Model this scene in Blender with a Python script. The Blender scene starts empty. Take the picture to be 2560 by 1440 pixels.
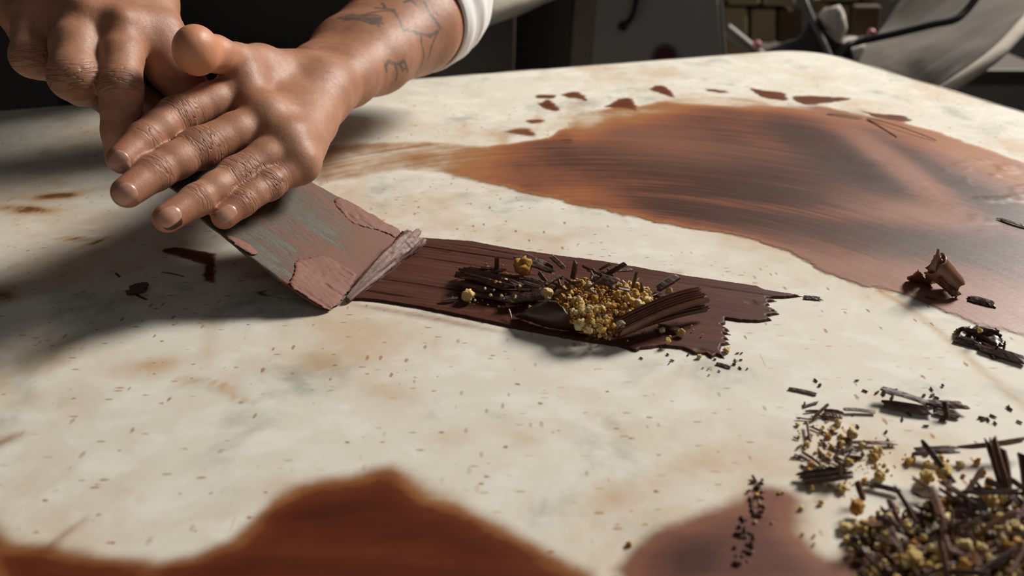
import bpy, bmesh, math, random
import numpy as np
from mathutils import Vector, Matrix

# ------------------------------------------------------------------ scene, camera, light
SC = bpy.context.scene
COL = SC.collection
TZ = 0.90                      # height of the table top above the floor
CAMH = 0.23                    # camera above the table top
FPX = 2000.0                   # focal length in pixels of a 2560 wide frame
PITCH = math.radians(29.0)
CP, SP = math.cos(PITCH), math.sin(PITCH)
CAM = np.array([0.0, 0.0, TZ + CAMH])

cam_data = bpy.data.cameras.new('camera')
cam = bpy.data.objects.new('camera', cam_data)
COL.objects.link(cam)
cam.location = CAM
cam.rotation_euler = (math.pi / 2 - PITCH, 0, 0)
cam_data.sensor_width = 36.0
cam_data.lens = FPX / 2560.0 * 36.0
cam_data.clip_start = 0.01
cam_data.dof.use_dof = True
cam_data.dof.focus_distance = 0.475
cam_data.dof.aperture_fstop = 7.0
SC.camera = cam

world = bpy.data.worlds.new('world')
SC.world = world
world.use_nodes = True
bg = world.node_tree.nodes['Background']
bg.inputs[0].default_value = (0.80, 0.88, 1.0, 1)
bg.inputs[1].default_value = 0.05

def area_light(name, loc, target, size, power, color):
    d = bpy.data.lights.new(name, 'AREA')
    d.shape = 'RECTANGLE'
    d.size, d.size_y = size
    d.energy = power
    d.color = color
    o = bpy.data.objects.new(name, d)
    COL.objects.link(o)
    o.location = loc
    o.rotation_euler = (Vector(target) - Vector(loc)).to_track_quat('-Z', 'Y').to_euler()
    return o

area_light('window_light', (2.58, 2.42, TZ + 2.25), (0.0, 0.52, TZ), (0.95, 1.10), 230, (1.0, 0.955, 0.89))
area_light('fill_light', (0.9, -1.3, TZ + 1.6), (0.0, 0.6, TZ), (1.6, 1.2), 2.6, (1.0, 0.97, 0.93))

SC.view_settings.view_transform = 'Standard'
SC.view_settings.look = 'None'
SC.view_settings.exposure = 0.0
SC.view_settings.gamma = 1.0
SC.view_settings.use_curve_mapping = False

# ------------------------------------------------------------------ placing helpers
def ray(x, y):
    u, v = (x - 1280.0) / FPX, (720.0 - y) / FPX
    return np.array([u, CP + SP * v, -SP + CP * v])
def P(x, y, d):                # point seen at x, y at depth d
    return CAM + ray(x, y) * d
def T(x, y, z=0.0):            # point seen at x, y at height z above the table top
    r = ray(x, y)
    return CAM + r * ((TZ + z - CAM[2]) / r[2])
def V(x, y, Y):                # point seen at x, y in the upright plane at Y
    r = ray(x, y)
    return CAM + r * (Y / r[1])
def to_px(p):
    q = np.atleast_2d(p) - CAM
    d = q[:, 1] * CP - q[:, 2] * SP
    d = np.where(np.abs(d) < 1e-6, 1e-6, d)
    up = q[:, 1] * SP + q[:, 2] * CP
    return np.stack([1280 + FPX * q[:, 0] / d, 720 - FPX * up / d, d], 1)
def nrm(v):
    v = np.asarray(v, float)
    return v / (np.linalg.norm(v, axis=-1, keepdims=True) + 1e-12)

def lattice(ix, iy, seed):
    h = (ix.astype(np.int64) * 374761393 + iy.astype(np.int64) * 668265263 + seed * 982451653) & 0x7fffffff
    h = ((h ^ (h >> 13)) * 1274126177) & 0x7fffffff
    return ((h ^ (h >> 16)) & 0xffff) / 65535.0
def vnoise(x, y, seed=0):      # smooth value noise, -1..1
    ix, iy = np.floor(x), np.floor(y)
    fx, fy = x - ix, y - iy
    fx, fy = fx * fx * (3 - 2 * fx), fy * fy * (3 - 2 * fy)
    a, b = lattice(ix, iy, seed), lattice(ix + 1, iy, seed)
    c, d = lattice(ix, iy + 1, seed), lattice(ix + 1, iy + 1, seed)
    return 2 * (a + (b - a) * fx + (c - a) * fy + (a - b - c + d) * fx * fy) - 1
def fbm(x, y, seed=0, n=4):
    s, a = 0, 0.5
    for k in range(n):
        s = s + a * vnoise(x * 2 ** k, y * 2 ** k, seed + 17 * k)
        a *= 0.5
    return s
def smooth(a, b, x):
    t = np.clip((x - a) / (b - a), 0, 1)
    return t * t * (3 - 2 * t)

# ------------------------------------------------------------------ object helpers
def props(o, label=None, cat=None, group=None, kind=None):
    if label: o['label'] = label
    if cat: o['category'] = cat
    if group: o['group'] = group
    if kind: o['kind'] = kind
    return o
def mesh_obj(name, verts, faces, mat=None, parent=None, smooth_shade=True, attrs=None):
    me = bpy.data.meshes.new(name)
    verts = np.asarray(verts, float)
    if isinstance(faces, np.ndarray):
        n, k = faces.shape
        me.vertices.add(len(verts)); me.vertices.foreach_set('co', verts.ravel())
        me.loops.add(n * k); me.loops.foreach_set('vertex_index', faces.astype(np.int32).ravel())
        me.polygons.add(n); me.polygons.foreach_set('loop_start', np.arange(0, n * k, k, dtype=np.int32))
        me.update(calc_edges=True); me.validate()
    else:
        me.from_pydata([tuple(v) for v in verts], [], [tuple(int(i) for i in f) for f in faces])
        me.update()
    me.polygons.foreach_set('use_smooth', np.full(len(me.polygons), smooth_shade))
    for k, v in (attrs or {}).items():
        v = np.asarray(v, float)
        if v.ndim == 1:
            me.attributes.new(k, 'FLOAT', 'POINT').data.foreach_set('value', v)
        else:
            me.attributes.new(k, 'FLOAT_VECTOR', 'POINT').data.foreach_set('vector', v.ravel())
    if mat: me.materials.append(mat)
    o = bpy.data.objects.new(name, me)
    COL.objects.link(o)
    if parent is not None: o.parent = parent
    return o
def empty(name, loc=(0, 0, 0)):
    o = bpy.data.objects.new(name, None)
    o.empty_display_size = 0.02
    COL.objects.link(o)
    o.location = loc
    return o
def adopt(o, parent):          # parent without moving (parents are only translated)
    o.parent = parent
    o.location = Vector(o.location) - Vector(parent.location)
    return o
def box_mesh(x0, x1, y0, y1, z0, z1, bev=0.0):
    bm = bmesh.new()
    bmesh.ops.create_cube(bm, size=1.0)
    for v in bm.verts:
        v.co = Vector(((x0 + x1) / 2 + v.co.x * (x1 - x0), (y0 + y1) / 2 + v.co.y * (y1 - y0), (z0 + z1) / 2 + v.co.z * (z1 - z0)))
    if bev > 0:
        bmesh.ops.bevel(bm, geom=list(bm.edges), offset=bev, segments=2, profile=0.5, affect='EDGES')
    return bm
def bm_obj(name, bm, mat=None, parent=None, smooth_shade=False):
    me = bpy.data.meshes.new(name)
    bm.normal_update()
    bm.to_mesh(me); bm.free()
    me.polygons.foreach_set('use_smooth', np.full(len(me.polygons), smooth_shade))
    if mat: me.materials.append(mat)
    o = bpy.data.objects.new(name, me)
    COL.objects.link(o)
    if parent is not None: o.parent = parent
    return o
def grid_faces(nu, nv, wrap_v=False):
    i = np.arange(nu - 1)[:, None]
    j = np.arange(nv if wrap_v else nv - 1)[None, :]
    j2 = (j + 1) % nv
    f = np.stack([i * nv + j, i * nv + j2, (i + 1) * nv + j2, (i + 1) * nv + j], -1)
    return f.reshape(-1, 4)
def catmull(pts, n):
    p = np.asarray(pts, float)
    if len(p) == 2:
        t = np.linspace(0, 1, n)[:, None]
        return p[0] * (1 - t) + p[1] * t
    q = np.vstack([2 * p[0] - p[1], p, 2 * p[-1] - p[-2]])
    out = []
    for t in np.linspace(0, len(p) - 1, n):
        i = min(int(t), len(p) - 2); f = t - i
        a, b, c, d = q[i], q[i + 1], q[i + 2], q[i + 3]
        out.append(0.5 * (2 * b + (c - a) * f + (2 * a - 5 * b + 4 * c - d) * f * f + (3 * b - a - 3 * c + d) * f ** 3))
    return np.array(out)
def tube(pts, radii, n=48, sides=14, up=(0, 0, 1), flat=1.0):
    c = catmull(pts, n)
    r = np.interp(np.linspace(0, 1, n), np.linspace(0, 1, len(radii)), radii)
    t = nrm(np.gradient(c, axis=0))
    s = nrm(np.cross(t, np.asarray(up, float)))
    w = np.cross(s, t)
    a = np.linspace(0, 2 * np.pi, sides, endpoint=False)
    v = c[:, None] + (s[:, None] * np.cos(a)[None, :, None] + flat * w[:, None] * np.sin(a)[None, :, None]) * r[:, None, None]
    f = [tuple(q) for q in grid_faces(n, sides, True)]
    f.append(tuple(range(sides))); f.append(tuple(reversed(range((n - 1) * sides, n * sides))))
    return v.reshape(-1, 3), f

# ------------------------------------------------------------------ materials
class Mat:
    def __init__(self, name):
        self.m = bpy.data.materials.new(name)
        self.m.use_nodes = True
        self.t = self.m.node_tree
        self.b = self.t.nodes['Principled BSDF']
        self.out = self.t.nodes['Material Output']
    def n(self, kind, **kw):
        x = self.t.nodes.new(kind)
        for k, v in kw.items(): setattr(x, k, v)
        return x
    def l(self, a, b): self.t.links.new(a, b)
    def setin(self, sock, v):
        if hasattr(v, 'is_output'): self.l(v, sock)
        else: sock.default_value = v
    def math(self, op, a, b=0.0, c=None, clamp=False):
        x = self.n('ShaderNodeMath', operation=op); x.use_clamp = clamp
        self.setin(x.inputs[0], a); self.setin(x.inputs[1], b)
        if c is not None: self.setin(x.inputs[2], c)
        return x.outputs[0]
    def mix(self, f, a, b, mode='MIX'):
        x = self.n('ShaderNodeMix', data_type='RGBA', blend_type=mode)
        self.setin(x.inputs[0], f)
        for s, v in ((6, a), (7, b)):
            self.setin(x.inputs[s], (*v, 1) if isinstance(v, tuple) and len(v) == 3 else v)
        return x.outputs[2]
    def attr(self, name, vec=False):
        x = self.n('ShaderNodeAttribute', attribute_name=name)
        return x.outputs['Vector'] if vec else x.outputs['Fac']
    def coords(self, kind='Object', scale=(1, 1, 1), rot=(0, 0, 0), vec=None):
        m = self.n('ShaderNodeMapping')
        m.inputs['Scale'].default_value = scale
        m.inputs['Rotation'].default_value = rot
        if vec is None: vec = self.n('ShaderNodeTexCoord').outputs[kind]
        self.l(vec, m.inputs[0])
        return m.outputs[0]
    def noise(self, vec, scale=5.0, detail=4.0, rough=0.55, dist=0.0):
        x = self.n('ShaderNodeTexNoise')
        x.inputs['Scale'].default_value = scale; x.inputs['Detail'].default_value = detail
        x.inputs['Roughness'].default_value = rough; x.inputs['Distortion'].default_value = dist
        self.l(vec, x.inputs['Vector'])
        return x.outputs['Fac']
    def voronoi(self, vec, scale=5.0, feature='F1', rand=1.0):
        x = self.n('ShaderNodeTexVoronoi', feature=feature)
        x.inputs['Scale'].default_value = scale
        x.inputs['Randomness'].default_value = rand
        self.l(vec, x.inputs['Vector'])
        return x
    def ramp(self, f, stops, interp='LINEAR'):
        x = self.n('ShaderNodeValToRGB'); r = x.color_ramp; r.interpolation = interp
        while len(r.elements) < len(stops): r.elements.new(0.5)
        for e, (p, c) in zip(r.elements, stops):
            e.position = p
            e.color = (c, c, c, 1) if isinstance(c, (int, float)) else (*c, 1)
        self.l(f, x.inputs[0])
        return x.outputs[0]
    def step(self, f, a, b, lo=0.0, hi=1.0):
        x = self.n('ShaderNodeMapRange', interpolation_type='SMOOTHSTEP')
        self.setin(x.inputs[0], f)
        for i, v in zip((1, 2, 3, 4), (a, b, lo, hi)): self.setin(x.inputs[i], v)
        return x.outputs[0]
    def bump(self, h, strength=0.3, dist=0.001, prev=None):
        x = self.n('ShaderNodeBump')
        x.inputs['Strength'].default_value = strength; x.inputs['Distance'].default_value = dist
        self.l(h, x.inputs['Height'])
        if prev is not None: self.l(prev, x.inputs['Normal'])
        return x.outputs[0]
    def set(self, **kw):
        names = dict(color='Base Color', rough='Roughness', metal='Metallic', spec='Specular IOR Level', normal='Normal', alpha='Alpha',
                     sss='Subsurface Weight', coat='Coat Weight', coatr='Coat Roughness', sheen='Sheen Weight', ior='IOR')
        for k, v in kw.items():
            s = self.b.inputs[names[k]]
            if k == 'color' and isinstance(v, tuple) and len(v) == 3: v = (*v, 1)
            self.setin(s, v)
        return self

def plain(name, color, rough=0.5, metal=0.0, scale=60.0, var=0.25, bump=0.2, dist=0.001, spec=0.5):
    m = Mat(name)
    nz = m.noise(m.coords(), scale, 5)
    dark = tuple(c * (1 - var) for c in color); lite = tuple(min(1, c * (1 + var)) for c in color)
    m.set(color=m.mix(nz, dark, lite), rough=rough, metal=metal, spec=spec, normal=m.bump(nz, bump, dist))
    return m.m

def mat_marble():
    m = Mat('marble')
    co = m.coords()
    warp = m.n('ShaderNodeVectorMath', operation='ADD')
    nzc = m.n('ShaderNodeTexNoise'); nzc.inputs['Scale'].default_value = 9.0
    m.l(co, nzc.inputs['Vector'])
    sc = m.n('ShaderNodeVectorMath', operation='SCALE'); sc.inputs['Scale'].default_value = 0.05
    m.l(nzc.outputs['Color'], sc.inputs[0]); m.l(co, warp.inputs[0]); m.l(sc.outputs[0], warp.inputs[1])
    w = warp.outputs[0]
    cloud = m.noise(m.coords(scale=(1, 0.8, 1), vec=w), 16, 6, 0.58)
    fine = m.noise(m.coords(scale=(1, 1.3, 1), vec=w), 48, 5, 0.6)
    tan = m.noise(m.coords(scale=(1.1, 1, 1), rot=(0, 0, 0.4), vec=w), 10, 5, 0.6)
    base = m.mix(m.step(cloud, 0.53, 0.72), (0.71, 0.665, 0.565), (0.41, 0.415, 0.365))
    base = m.mix(m.step(fine, 0.42, 0.70, 0, 0.6), base, (0.84, 0.81, 0.73))
    st = m.attr('stain')
    amt = m.math('MULTIPLY_ADD', m.step(tan, 0.40, 0.70), 0.47, st, clamp=True)
    amt = m.math('MULTIPLY', amt, m.step(fine, 0.15, 0.6, 0.55, 1.0))
    base = m.mix(m.step(amt, 0.0, 0.75, 0, 0.80), base, (0.50, 0.29, 0.12))
    base = m.mix(m.step(amt, 0.6, 1.0, 0, 0.9), base, (0.14, 0.045, 0.015))
    # flecks of dried chocolate and scratches
    for k, (s, thr, gate, col, sx) in enumerate(((95, 0.19, 0.38, (0.30, 0.12, 0.04), (1.0, 1.7, 1)), (150, 0.17, 0.44, (0.36, 0.15, 0.05), (1.6, 0.7, 1)),
                                                 (48, 0.10, 0.50, (0.13, 0.045, 0.015), (1.0, 1.5, 1)), (210, 0.2, 0.56, (0.40, 0.19, 0.07), (0.6, 1.8, 1)))):
        vo = m.voronoi(m.coords(scale=sx, rot=(0, 0, 0.5 + 0.9 * k)), s)
        jit = m.noise(m.coords(), s * 5, 3)
        d = m.math('ADD', vo.outputs['Distance'], m.math('MULTIPLY_ADD', jit, 0.34, -0.17))
        sep = m.n('ShaderNodeSeparateColor'); m.l(vo.outputs['Color'], sep.inputs[0])
        keep = m.step(sep.outputs[0], gate + 0.18, gate + 0.2)
        size = m.math('MULTIPLY_ADD', m.math('POWER', sep.outputs[2], 2.0), 1.5 * thr, 0.42 * thr)
        f = m.math('MULTIPLY', m.step(d, size, m.math('MULTIPLY', size, 0.4)), keep)
        patch = m.step(m.noise(m.coords(), 6 + k, 2), 0.36, 0.62, 0.25, 1.0)
        base = m.mix(m.math('MULTIPLY', m.math('MULTIPLY', f, patch), 0.8), base, col)
    scr = m.voronoi(m.coords(scale=(9, 0.5, 1), rot=(0, 0, 1.2)), 22, 'F1')
    sep = m.n('ShaderNodeSeparateColor'); m.l(scr.outputs['Color'], sep.inputs[0])
    f = m.math('MULTIPLY', m.step(scr.outputs['Distance'], 0.10, 0.03), m.step(sep.outputs[1], 0.86, 0.88))
    base = m.mix(m.math('MULTIPLY', f, 0.5), base, (0.45, 0.22, 0.08))
    rough = m.math('MULTIPLY_ADD', fine, 0.2, 0.52)
    m.set(color=base, rough=rough, spec=0.10, normal=m.bump(fine, 0.06, 0.001))
    return m.m

def mat_film(name, ramp, edge, rough=(0.35, 0.6), bump=0.25, gloss_spec=0.4, ragged=0.004, streak=(700, 14)):
    """thin chocolate film: sd = distance inside its outline, thick = how much is left on the stone, st = coordinates along the stroke"""
    m = Mat(name)
    sd, th, st = m.attr('sd'), m.attr('thick'), m.attr('st', True)
    s1 = m.noise(m.coords(scale=(streak[1], streak[0], 1), vec=st), 1.0, 5, 0.62)
    s2 = m.noise(m.coords(scale=(streak[1] * 0.5, streak[0] * 0.28, 1), vec=st), 1.0, 4, 0.6)
    blot = m.noise(m.coords(), 30, 5, 0.6)
    grain = m.noise(m.coords(), 260, 3, 0.6)
    t = m.math('ADD', th, m.math('MULTIPLY', m.math('SUBTRACT', s1, 0.5), m.math('MULTIPLY_ADD', th, 0.95, 0.15)))
    t = m.math('ADD', t, m.math('MULTIPLY_ADD', s2, 0.36, -0.18))
    t = m.math('ADD', t, m.math('MULTIPLY_ADD', blot, 0.42, -0.21))
    e = m.math('ADD', sd, m.math('MULTIPLY_ADD', m.math('ADD', m.math('MULTIPLY', blot, 0.6), m.math('MULTIPLY', grain, 0.4)), ragged * 2, -ragged))
    cover = m.step(e, 0.0, edge)
    t = m.math('MULTIPLY', t, m.step(e, 0.0, edge * 2.2, 0.25, 1.0))
    col = m.ramp(t, ramp)
    col = m.mix(m.math('MULTIPLY', m.attr('dry'), m.step(m.math('ADD', s2, m.math('MULTIPLY', blot, 0.5)), 0.45, 0.85, 0.45, 1.0)), col, (0.285, 0.135, 0.090))
    alpha = m.math('MULTIPLY', cover, m.step(t, 0.0, 0.36, 0.15, 1.0))
    r = m.math('MULTIPLY_ADD', blot, rough[1] - rough[0], rough[0])
    h = m.math('ADD', m.math('MULTIPLY', s1, 0.6), m.math('ADD', m.math('MULTIPLY', grain, 0.25), m.math('MULTIPLY', blot, 0.5)))
    m.set(color=col, rough=r, spec=gloss_spec, alpha=alpha, normal=m.bump(h, bump, 0.0008))
    return m.m

def mat_chocolate(name, c0, c1, rough=0.45, scale=120, bump=0.5, stretch=(1, 1, 1), spec=0.4, vec=None):
    m = Mat(name)
    src = m.attr(vec, True) if vec else None
    nz = m.noise(m.coords(scale=stretch, vec=src), scale, 6, 0.6)
    big = m.noise(m.coords(scale=stretch, vec=src), scale * 0.2, 3, 0.5)
    f = m.math('MULTIPLY_ADD', big, 0.6, m.math('MULTIPLY', nz, 0.4))
    m.set(color=m.mix(m.step(f, 0.3, 0.7), c0, c1), rough=m.math('MULTIPLY_ADD', nz, 0.25, rough - 0.12), spec=spec,
          normal=m.bump(nz, bump, 0.0006))
    return m.m

def mat_crumb():
    m = Mat('crumb')
    info = m.n('ShaderNodeObjectInfo')
    pos = m.n('ShaderNodeNewGeometry').outputs['Position']
    nz = m.noise(m.coords(vec=pos), 1500, 4, 0.65)
    big = m.noise(m.coords(vec=pos), 420, 3, 0.6)
    rnd = m.math('ADD', m.math('MULTIPLY', info.outputs['Random'], 0.5), m.math('MULTIPLY', big, 0.55))
    col = m.ramp(rnd, [(0.1, (0.36, 0.15, 0.03)), (0.32, (0.66, 0.35, 0.075)), (0.55, (0.88, 0.62, 0.22)), (0.82, (0.93, 0.82, 0.50))])
    m.set(color=col, rough=0.75, spec=0.2, sss=0.2, normal=m.bump(nz, 1.0, 0.0012))
    m.b.inputs['Subsurface Radius'].default_value = (1.0, 0.5, 0.2); m.b.inputs['Subsurface Scale'].default_value = 0.002
    return m.m

def mat_skin():
    m = Mat('skin')
    co = m.coords()
    fine = m.voronoi(m.coords(scale=(1, 1, 1)), 1500, 'DISTANCE_TO_EDGE')
    nz = m.noise(co, 420, 4, 0.6)
    big = m.noise(co, 28, 4, 0.6)
    mid = m.noise(co, 110, 4, 0.6)
    kw, pal, kc = m.attr('knuckle'), m.attr('palmar'), m.attr('wrinkle_co', True)
    tat, soft = m.attr('ink'), m.attr('rosy')
    col = m.mix(m.step(big, 0.3, 0.7), (0.35, 0.150, 0.080), (0.46, 0.230, 0.134))
    col = m.mix(m.step(mid, 0.35, 0.75, 0, 0.38), col, (0.30, 0.115, 0.068))
    col = m.mix(m.step(nz, 0.45, 0.75, 0, 0.22), col, (0.20, 0.085, 0.045))
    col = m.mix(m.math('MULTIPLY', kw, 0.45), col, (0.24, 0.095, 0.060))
    col = m.mix(m.math('MULTIPLY', soft, 0.6), col, (0.40, 0.155, 0.09))
    col = m.mix(m.math('MULTIPLY', pal, 0.85), col, (0.60, 0.26, 0.14))
    col = m.mix(m.math('MULTIPLY', tat, m.step(mid, 0.2, 0.6, 0.55, 0.85)), col, (0.085, 0.075, 0.07))
    choc = m.attr('choc')
    col = m.mix(m.step(choc, 0.35, 0.6), col, (0.055, 0.016, 0.008))
    wr = m.noise(m.coords(scale=(420, 85, 110), vec=kc), 1.0, 2, 0.5, 0.5)
    wr = m.math('ABSOLUTE', m.math('SUBTRACT', wr, 0.5))
    wr = m.math('MULTIPLY', m.step(wr, 0.0, 0.09), 1.0)
    # creases are also coloured a little darker than the skin around them
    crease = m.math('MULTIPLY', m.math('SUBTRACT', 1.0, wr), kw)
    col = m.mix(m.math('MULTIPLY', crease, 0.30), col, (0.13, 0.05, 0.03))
    n1 = m.bump(m.math('MULTIPLY', m.math('SUBTRACT', wr, 1.0), kw), 0.75, 0.0010)
    n2 = m.bump(m.step(fine.outputs['Distance'], 0.0, 0.18), 0.45, 0.0003, n1)
    m.setin(n2.node.inputs['Strength'], m.math('MULTIPLY_ADD', pal, -0.15, 0.20))
    n3 = m.bump(nz, 0.22, 0.0004, m.bump(mid, 0.22, 0.0016, n2))
    m.set(color=col, rough=m.math('MULTIPLY_ADD', nz, 0.22, 0.38), spec=0.48, sss=0.15, normal=n3)
    m.b.inputs['Subsurface Radius'].default_value = (1.0, 0.35, 0.2); m.b.inputs['Subsurface Scale'].default_value = 0.003
    return m.m

def mat_blade():
    m = Mat('scraper_steel')
    st = m.attr('st', True)        # x along the blade, y across
    a = m.noise(m.coords(scale=(28, 150, 1), vec=st), 1.0, 7, 0.68)
    b = m.noise(m.coords(scale=(9, 30, 1), vec=st), 1.0, 5, 0.6)
    fine = m.noise(m.coords(scale=(160, 900, 1), vec=st), 1.0, 4, 0.6)
    cross = m.noise(m.coords(scale=(900, 300, 1), rot=(0, 0, 0.6), vec=st), 1.0, 4, 0.6)
    steel = m.mix(fine, (0.035, 0.032, 0.027), (0.16, 0.142, 0.112))
    steel = m.mix(m.step(cross, 0.5, 0.8, 0, 0.5), steel, (0.12, 0.10, 0.06))
    f = m.math('MULTIPLY_ADD', a, 0.6, m.math('MULTIPLY', b, 0.5))
    tip = m.attr('thick')
    f = m.math('ADD', f, m.math('MULTIPLY', tip, 0.16))
    cov = m.step(f, 0.53, 0.66)
    cov = m.math('MULTIPLY', cov, m.step(fine, 0.25, 0.55, 0.55, 1.0))
    col = m.mix(cov, steel, m.mix(b, (0.155, 0.064, 0.040), (0.215, 0.098, 0.066)))
    m.set(color=col, rough=m.math('MULTIPLY_ADD', cov, 0.25, 0.42), metal=m.math('MULTIPLY_ADD', cov, -0.2, 0.2), spec=0.25,
          normal=m.bump(m.math('ADD', m.math('MULTIPLY', cov, 0.7), m.math('MULTIPLY', fine, 0.3)), 0.5, 0.0006))
    return m.m

def mat_wood():
    m = Mat('dark_wood')
    nz = m.noise(m.coords(scale=(30, 260, 260)), 1.0, 5, 0.6, 0.5)
    m.set(color=m.mix(nz, (0.05, 0.02, 0.008), (0.22, 0.10, 0.04)), rough=0.5, normal=m.bump(nz, 0.3, 0.0005))
    return m.m

def mat_cloth(name, c0, c1, weave=900, rough=0.9):
    m = Mat(name)
    big = m.noise(m.coords(), 14, 5, 0.6)
    wv = m.voronoi(m.coords(scale=(1, 1, 1)), weave, 'F1')
    fold = m.noise(m.coords(scale=(3, 14, 3)), 1.0, 4, 0.5)
    m.set(color=m.mix(big, c0, c1), rough=rough, spec=0.2, sheen=0.15,
          normal=m.bump(fold, 0.5, 0.01, m.bump(wv.outputs['Distance'], 0.3, 0.0004)))
    return m.m

M = {}
M['marble'] = mat_marble()
SMEAR = [(0.0, (0.56, 0.33, 0.14)), (0.2, (0.44, 0.20, 0.065)), (0.40, (0.33, 0.112, 0.044)), (0.64, (0.19, 0.068, 0.037)), (0.82, (0.085, 0.032, 0.020)), (1.0, (0.055, 0.023, 0.016))]
M['smear'] = mat_film('chocolate_smear_film', SMEAR, 0.006, (0.34, 0.56), 0.30, 0.30, 0.005, (520, 9))
STAIN = [(0.0, (0.50, 0.28, 0.11)), (0.25, (0.32, 0.135, 0.045)), (0.5, (0.130, 0.031, 0.012)), (0.75, (0.095, 0.021, 0.009)), (1.0, (0.062, 0.014, 0.007))]
M['stain'] = mat_film('dried_cocoa_film', STAIN, 0.011, (0.45, 0.6), 0.06, 0.08, 0.002, (60, 10))
MILK = [(0.0, (0.42, 0.20, 0.08)), (0.3, (0.24, 0.095, 0.055)), (0.6, (0.135, 0.050, 0.034)), (1.0, (0.07, 0.027, 0.019))]
M['milk_film'] = mat_film('milk_chocolate_film', MILK, 0.010, (0.45, 0.6), 0.12, 0.12, 0.003, (120, 10))
SMUDGE = [(0.0, (0.36, 0.16, 0.05)), (0.3, (0.19, 0.055, 0.02)), (0.7, (0.13, 0.036, 0.014)), (1.0, (0.07, 0.02, 0.01))]
M['smudge'] = mat_film('chocolate_smudge_film', SMUDGE, 0.0036, (0.45, 0.6), 0.1, 0.12, 0.0018, (300, 40))
M['strip'] = mat_chocolate('strip_chocolate', (0.060, 0.017, 0.010), (0.110, 0.036, 0.021), 0.52, 1.0, 0.55, (45, 420, 1), 0.25, 'st')
M['curl'] = mat_chocolate('curl_chocolate', (0.14, 0.065, 0.047), (0.33, 0.195, 0.155), 0.40, 1.0, 1.0, (40, 60, 1), 0.6, 'st')
M['dark'] = mat_chocolate('dark_chocolate', (0.036, 0.013, 0.008), (0.130, 0.058, 0.037), 0.42, 420, 0.7, (1, 1, 1), 0.5)
M['warm'] = mat_chocolate('brown_chocolate', (0.075, 0.028, 0.016), (0.16, 0.065, 0.038), 0.42, 420, 0.6, (1, 1, 1), 0.5)
M['log'] = mat_chocolate('ridged_log_chocolate', (0.16, 0.078, 0.056), (0.26, 0.135, 0.10), 0.45, 300, 0.2, (1, 1, 1), 0.4)
M['matte'] = mat_chocolate('dull_chocolate', (0.075, 0.042, 0.032), (0.12, 0.068, 0.052), 0.5, 200, 0.3, (1, 1, 1), 0.4)
M['sheet'] = mat_chocolate('sheet_chocolate', (0.042, 0.016, 0.010), (0.075, 0.029, 0.019), 0.33, 90, 0.15, (1, 1, 1), 0.5)
M['caramel'] = mat_chocolate('curled_leaf_chocolate', (0.17, 0.068, 0.036), (0.28, 0.135, 0.085), 0.3, 160, 0.25, (1, 1, 1), 0.55)
M['residue'] = mat_chocolate('residue_chocolate', (0.19, 0.08, 0.052), (0.26, 0.118, 0.08), 0.6, 1.0, 0.9, (90, 500, 1), 0.3, 'st')
M['crumb'] = mat_crumb()
M['skin'] = mat_skin()
M['blade'] = mat_blade()
M['wood'] = mat_wood()
M['nail'] = plain('fingernail', (0.47, 0.245, 0.175), 0.30, 0, 300, 0.10, 0.05, 0.0003, 0.5)
M['shirt'] = mat_cloth('white_cotton', (0.78, 0.78, 0.77), (0.86, 0.86, 0.85))
M['apron'] = mat_cloth('black_apron_cloth', (0.006, 0.006, 0.006), (0.012, 0.011, 0.010), 500)
M['canvas'] = mat_cloth('grey_canvas', (0.070, 0.053, 0.036), (0.115, 0.089, 0.062), 500)
M['canvas_pale'] = mat_cloth('pale_canvas', (0.52, 0.45, 0.36), (0.66, 0.58, 0.47), 500)
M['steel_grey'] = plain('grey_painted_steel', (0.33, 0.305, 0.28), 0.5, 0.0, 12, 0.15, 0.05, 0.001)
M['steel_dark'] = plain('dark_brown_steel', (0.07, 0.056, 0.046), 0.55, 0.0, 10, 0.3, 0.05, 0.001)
M['tan_paint'] = plain('tan_edge_paint', (0.24, 0.205, 0.145), 0.6, 0.0, 20, 0.3, 0.05, 0.001)
M['black_metal'] = plain('black_iron', (0.008, 0.008, 0.008), 0.45, 0.2, 80, 0.2, 0.1, 0.0005)
M['red'] = plain('dark_red_plastic', (0.10, 0.012, 0.014), 0.35, 0, 80, 0.1, 0.05, 0.0005)
M['ring'] = plain('button_ring_metal', (0.16, 0.155, 0.15), 0.4, 0.3, 80, 0.1, 0.05, 0.0005)
M['block'] = plain('tan_block_wood', (0.22, 0.175, 0.095), 0.8, 0, 24, 0.3, 0.2, 0.001)
M['block_dark'] = plain('brown_block_wood', (0.07, 0.042, 0.02), 0.8, 0, 24, 0.3, 0.2, 0.001)
M['pink'] = plain('pink_skin_of_berry', (0.36, 0.12, 0.12), 0.5, 0, 60, 0.2, 0.1, 0.001)
M['flour'] = plain('white_paper', (0.40, 0.36, 0.31), 0.9, 0, 40, 0.15, 0.3, 0.002)
M['floor'] = plain('dark_floor', (0.018, 0.015, 0.012), 0.6, 0, 8, 0.4, 0.2, 0.002)
M['wall'] = plain('dark_wall', (0.022, 0.018, 0.014), 0.8, 0, 5, 0.3, 0.1, 0.002)
M['trestle'] = plain('table_leg_wood', (0.10, 0.06, 0.03), 0.6, 0, 30, 0.3, 0.2, 0.001)
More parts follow.
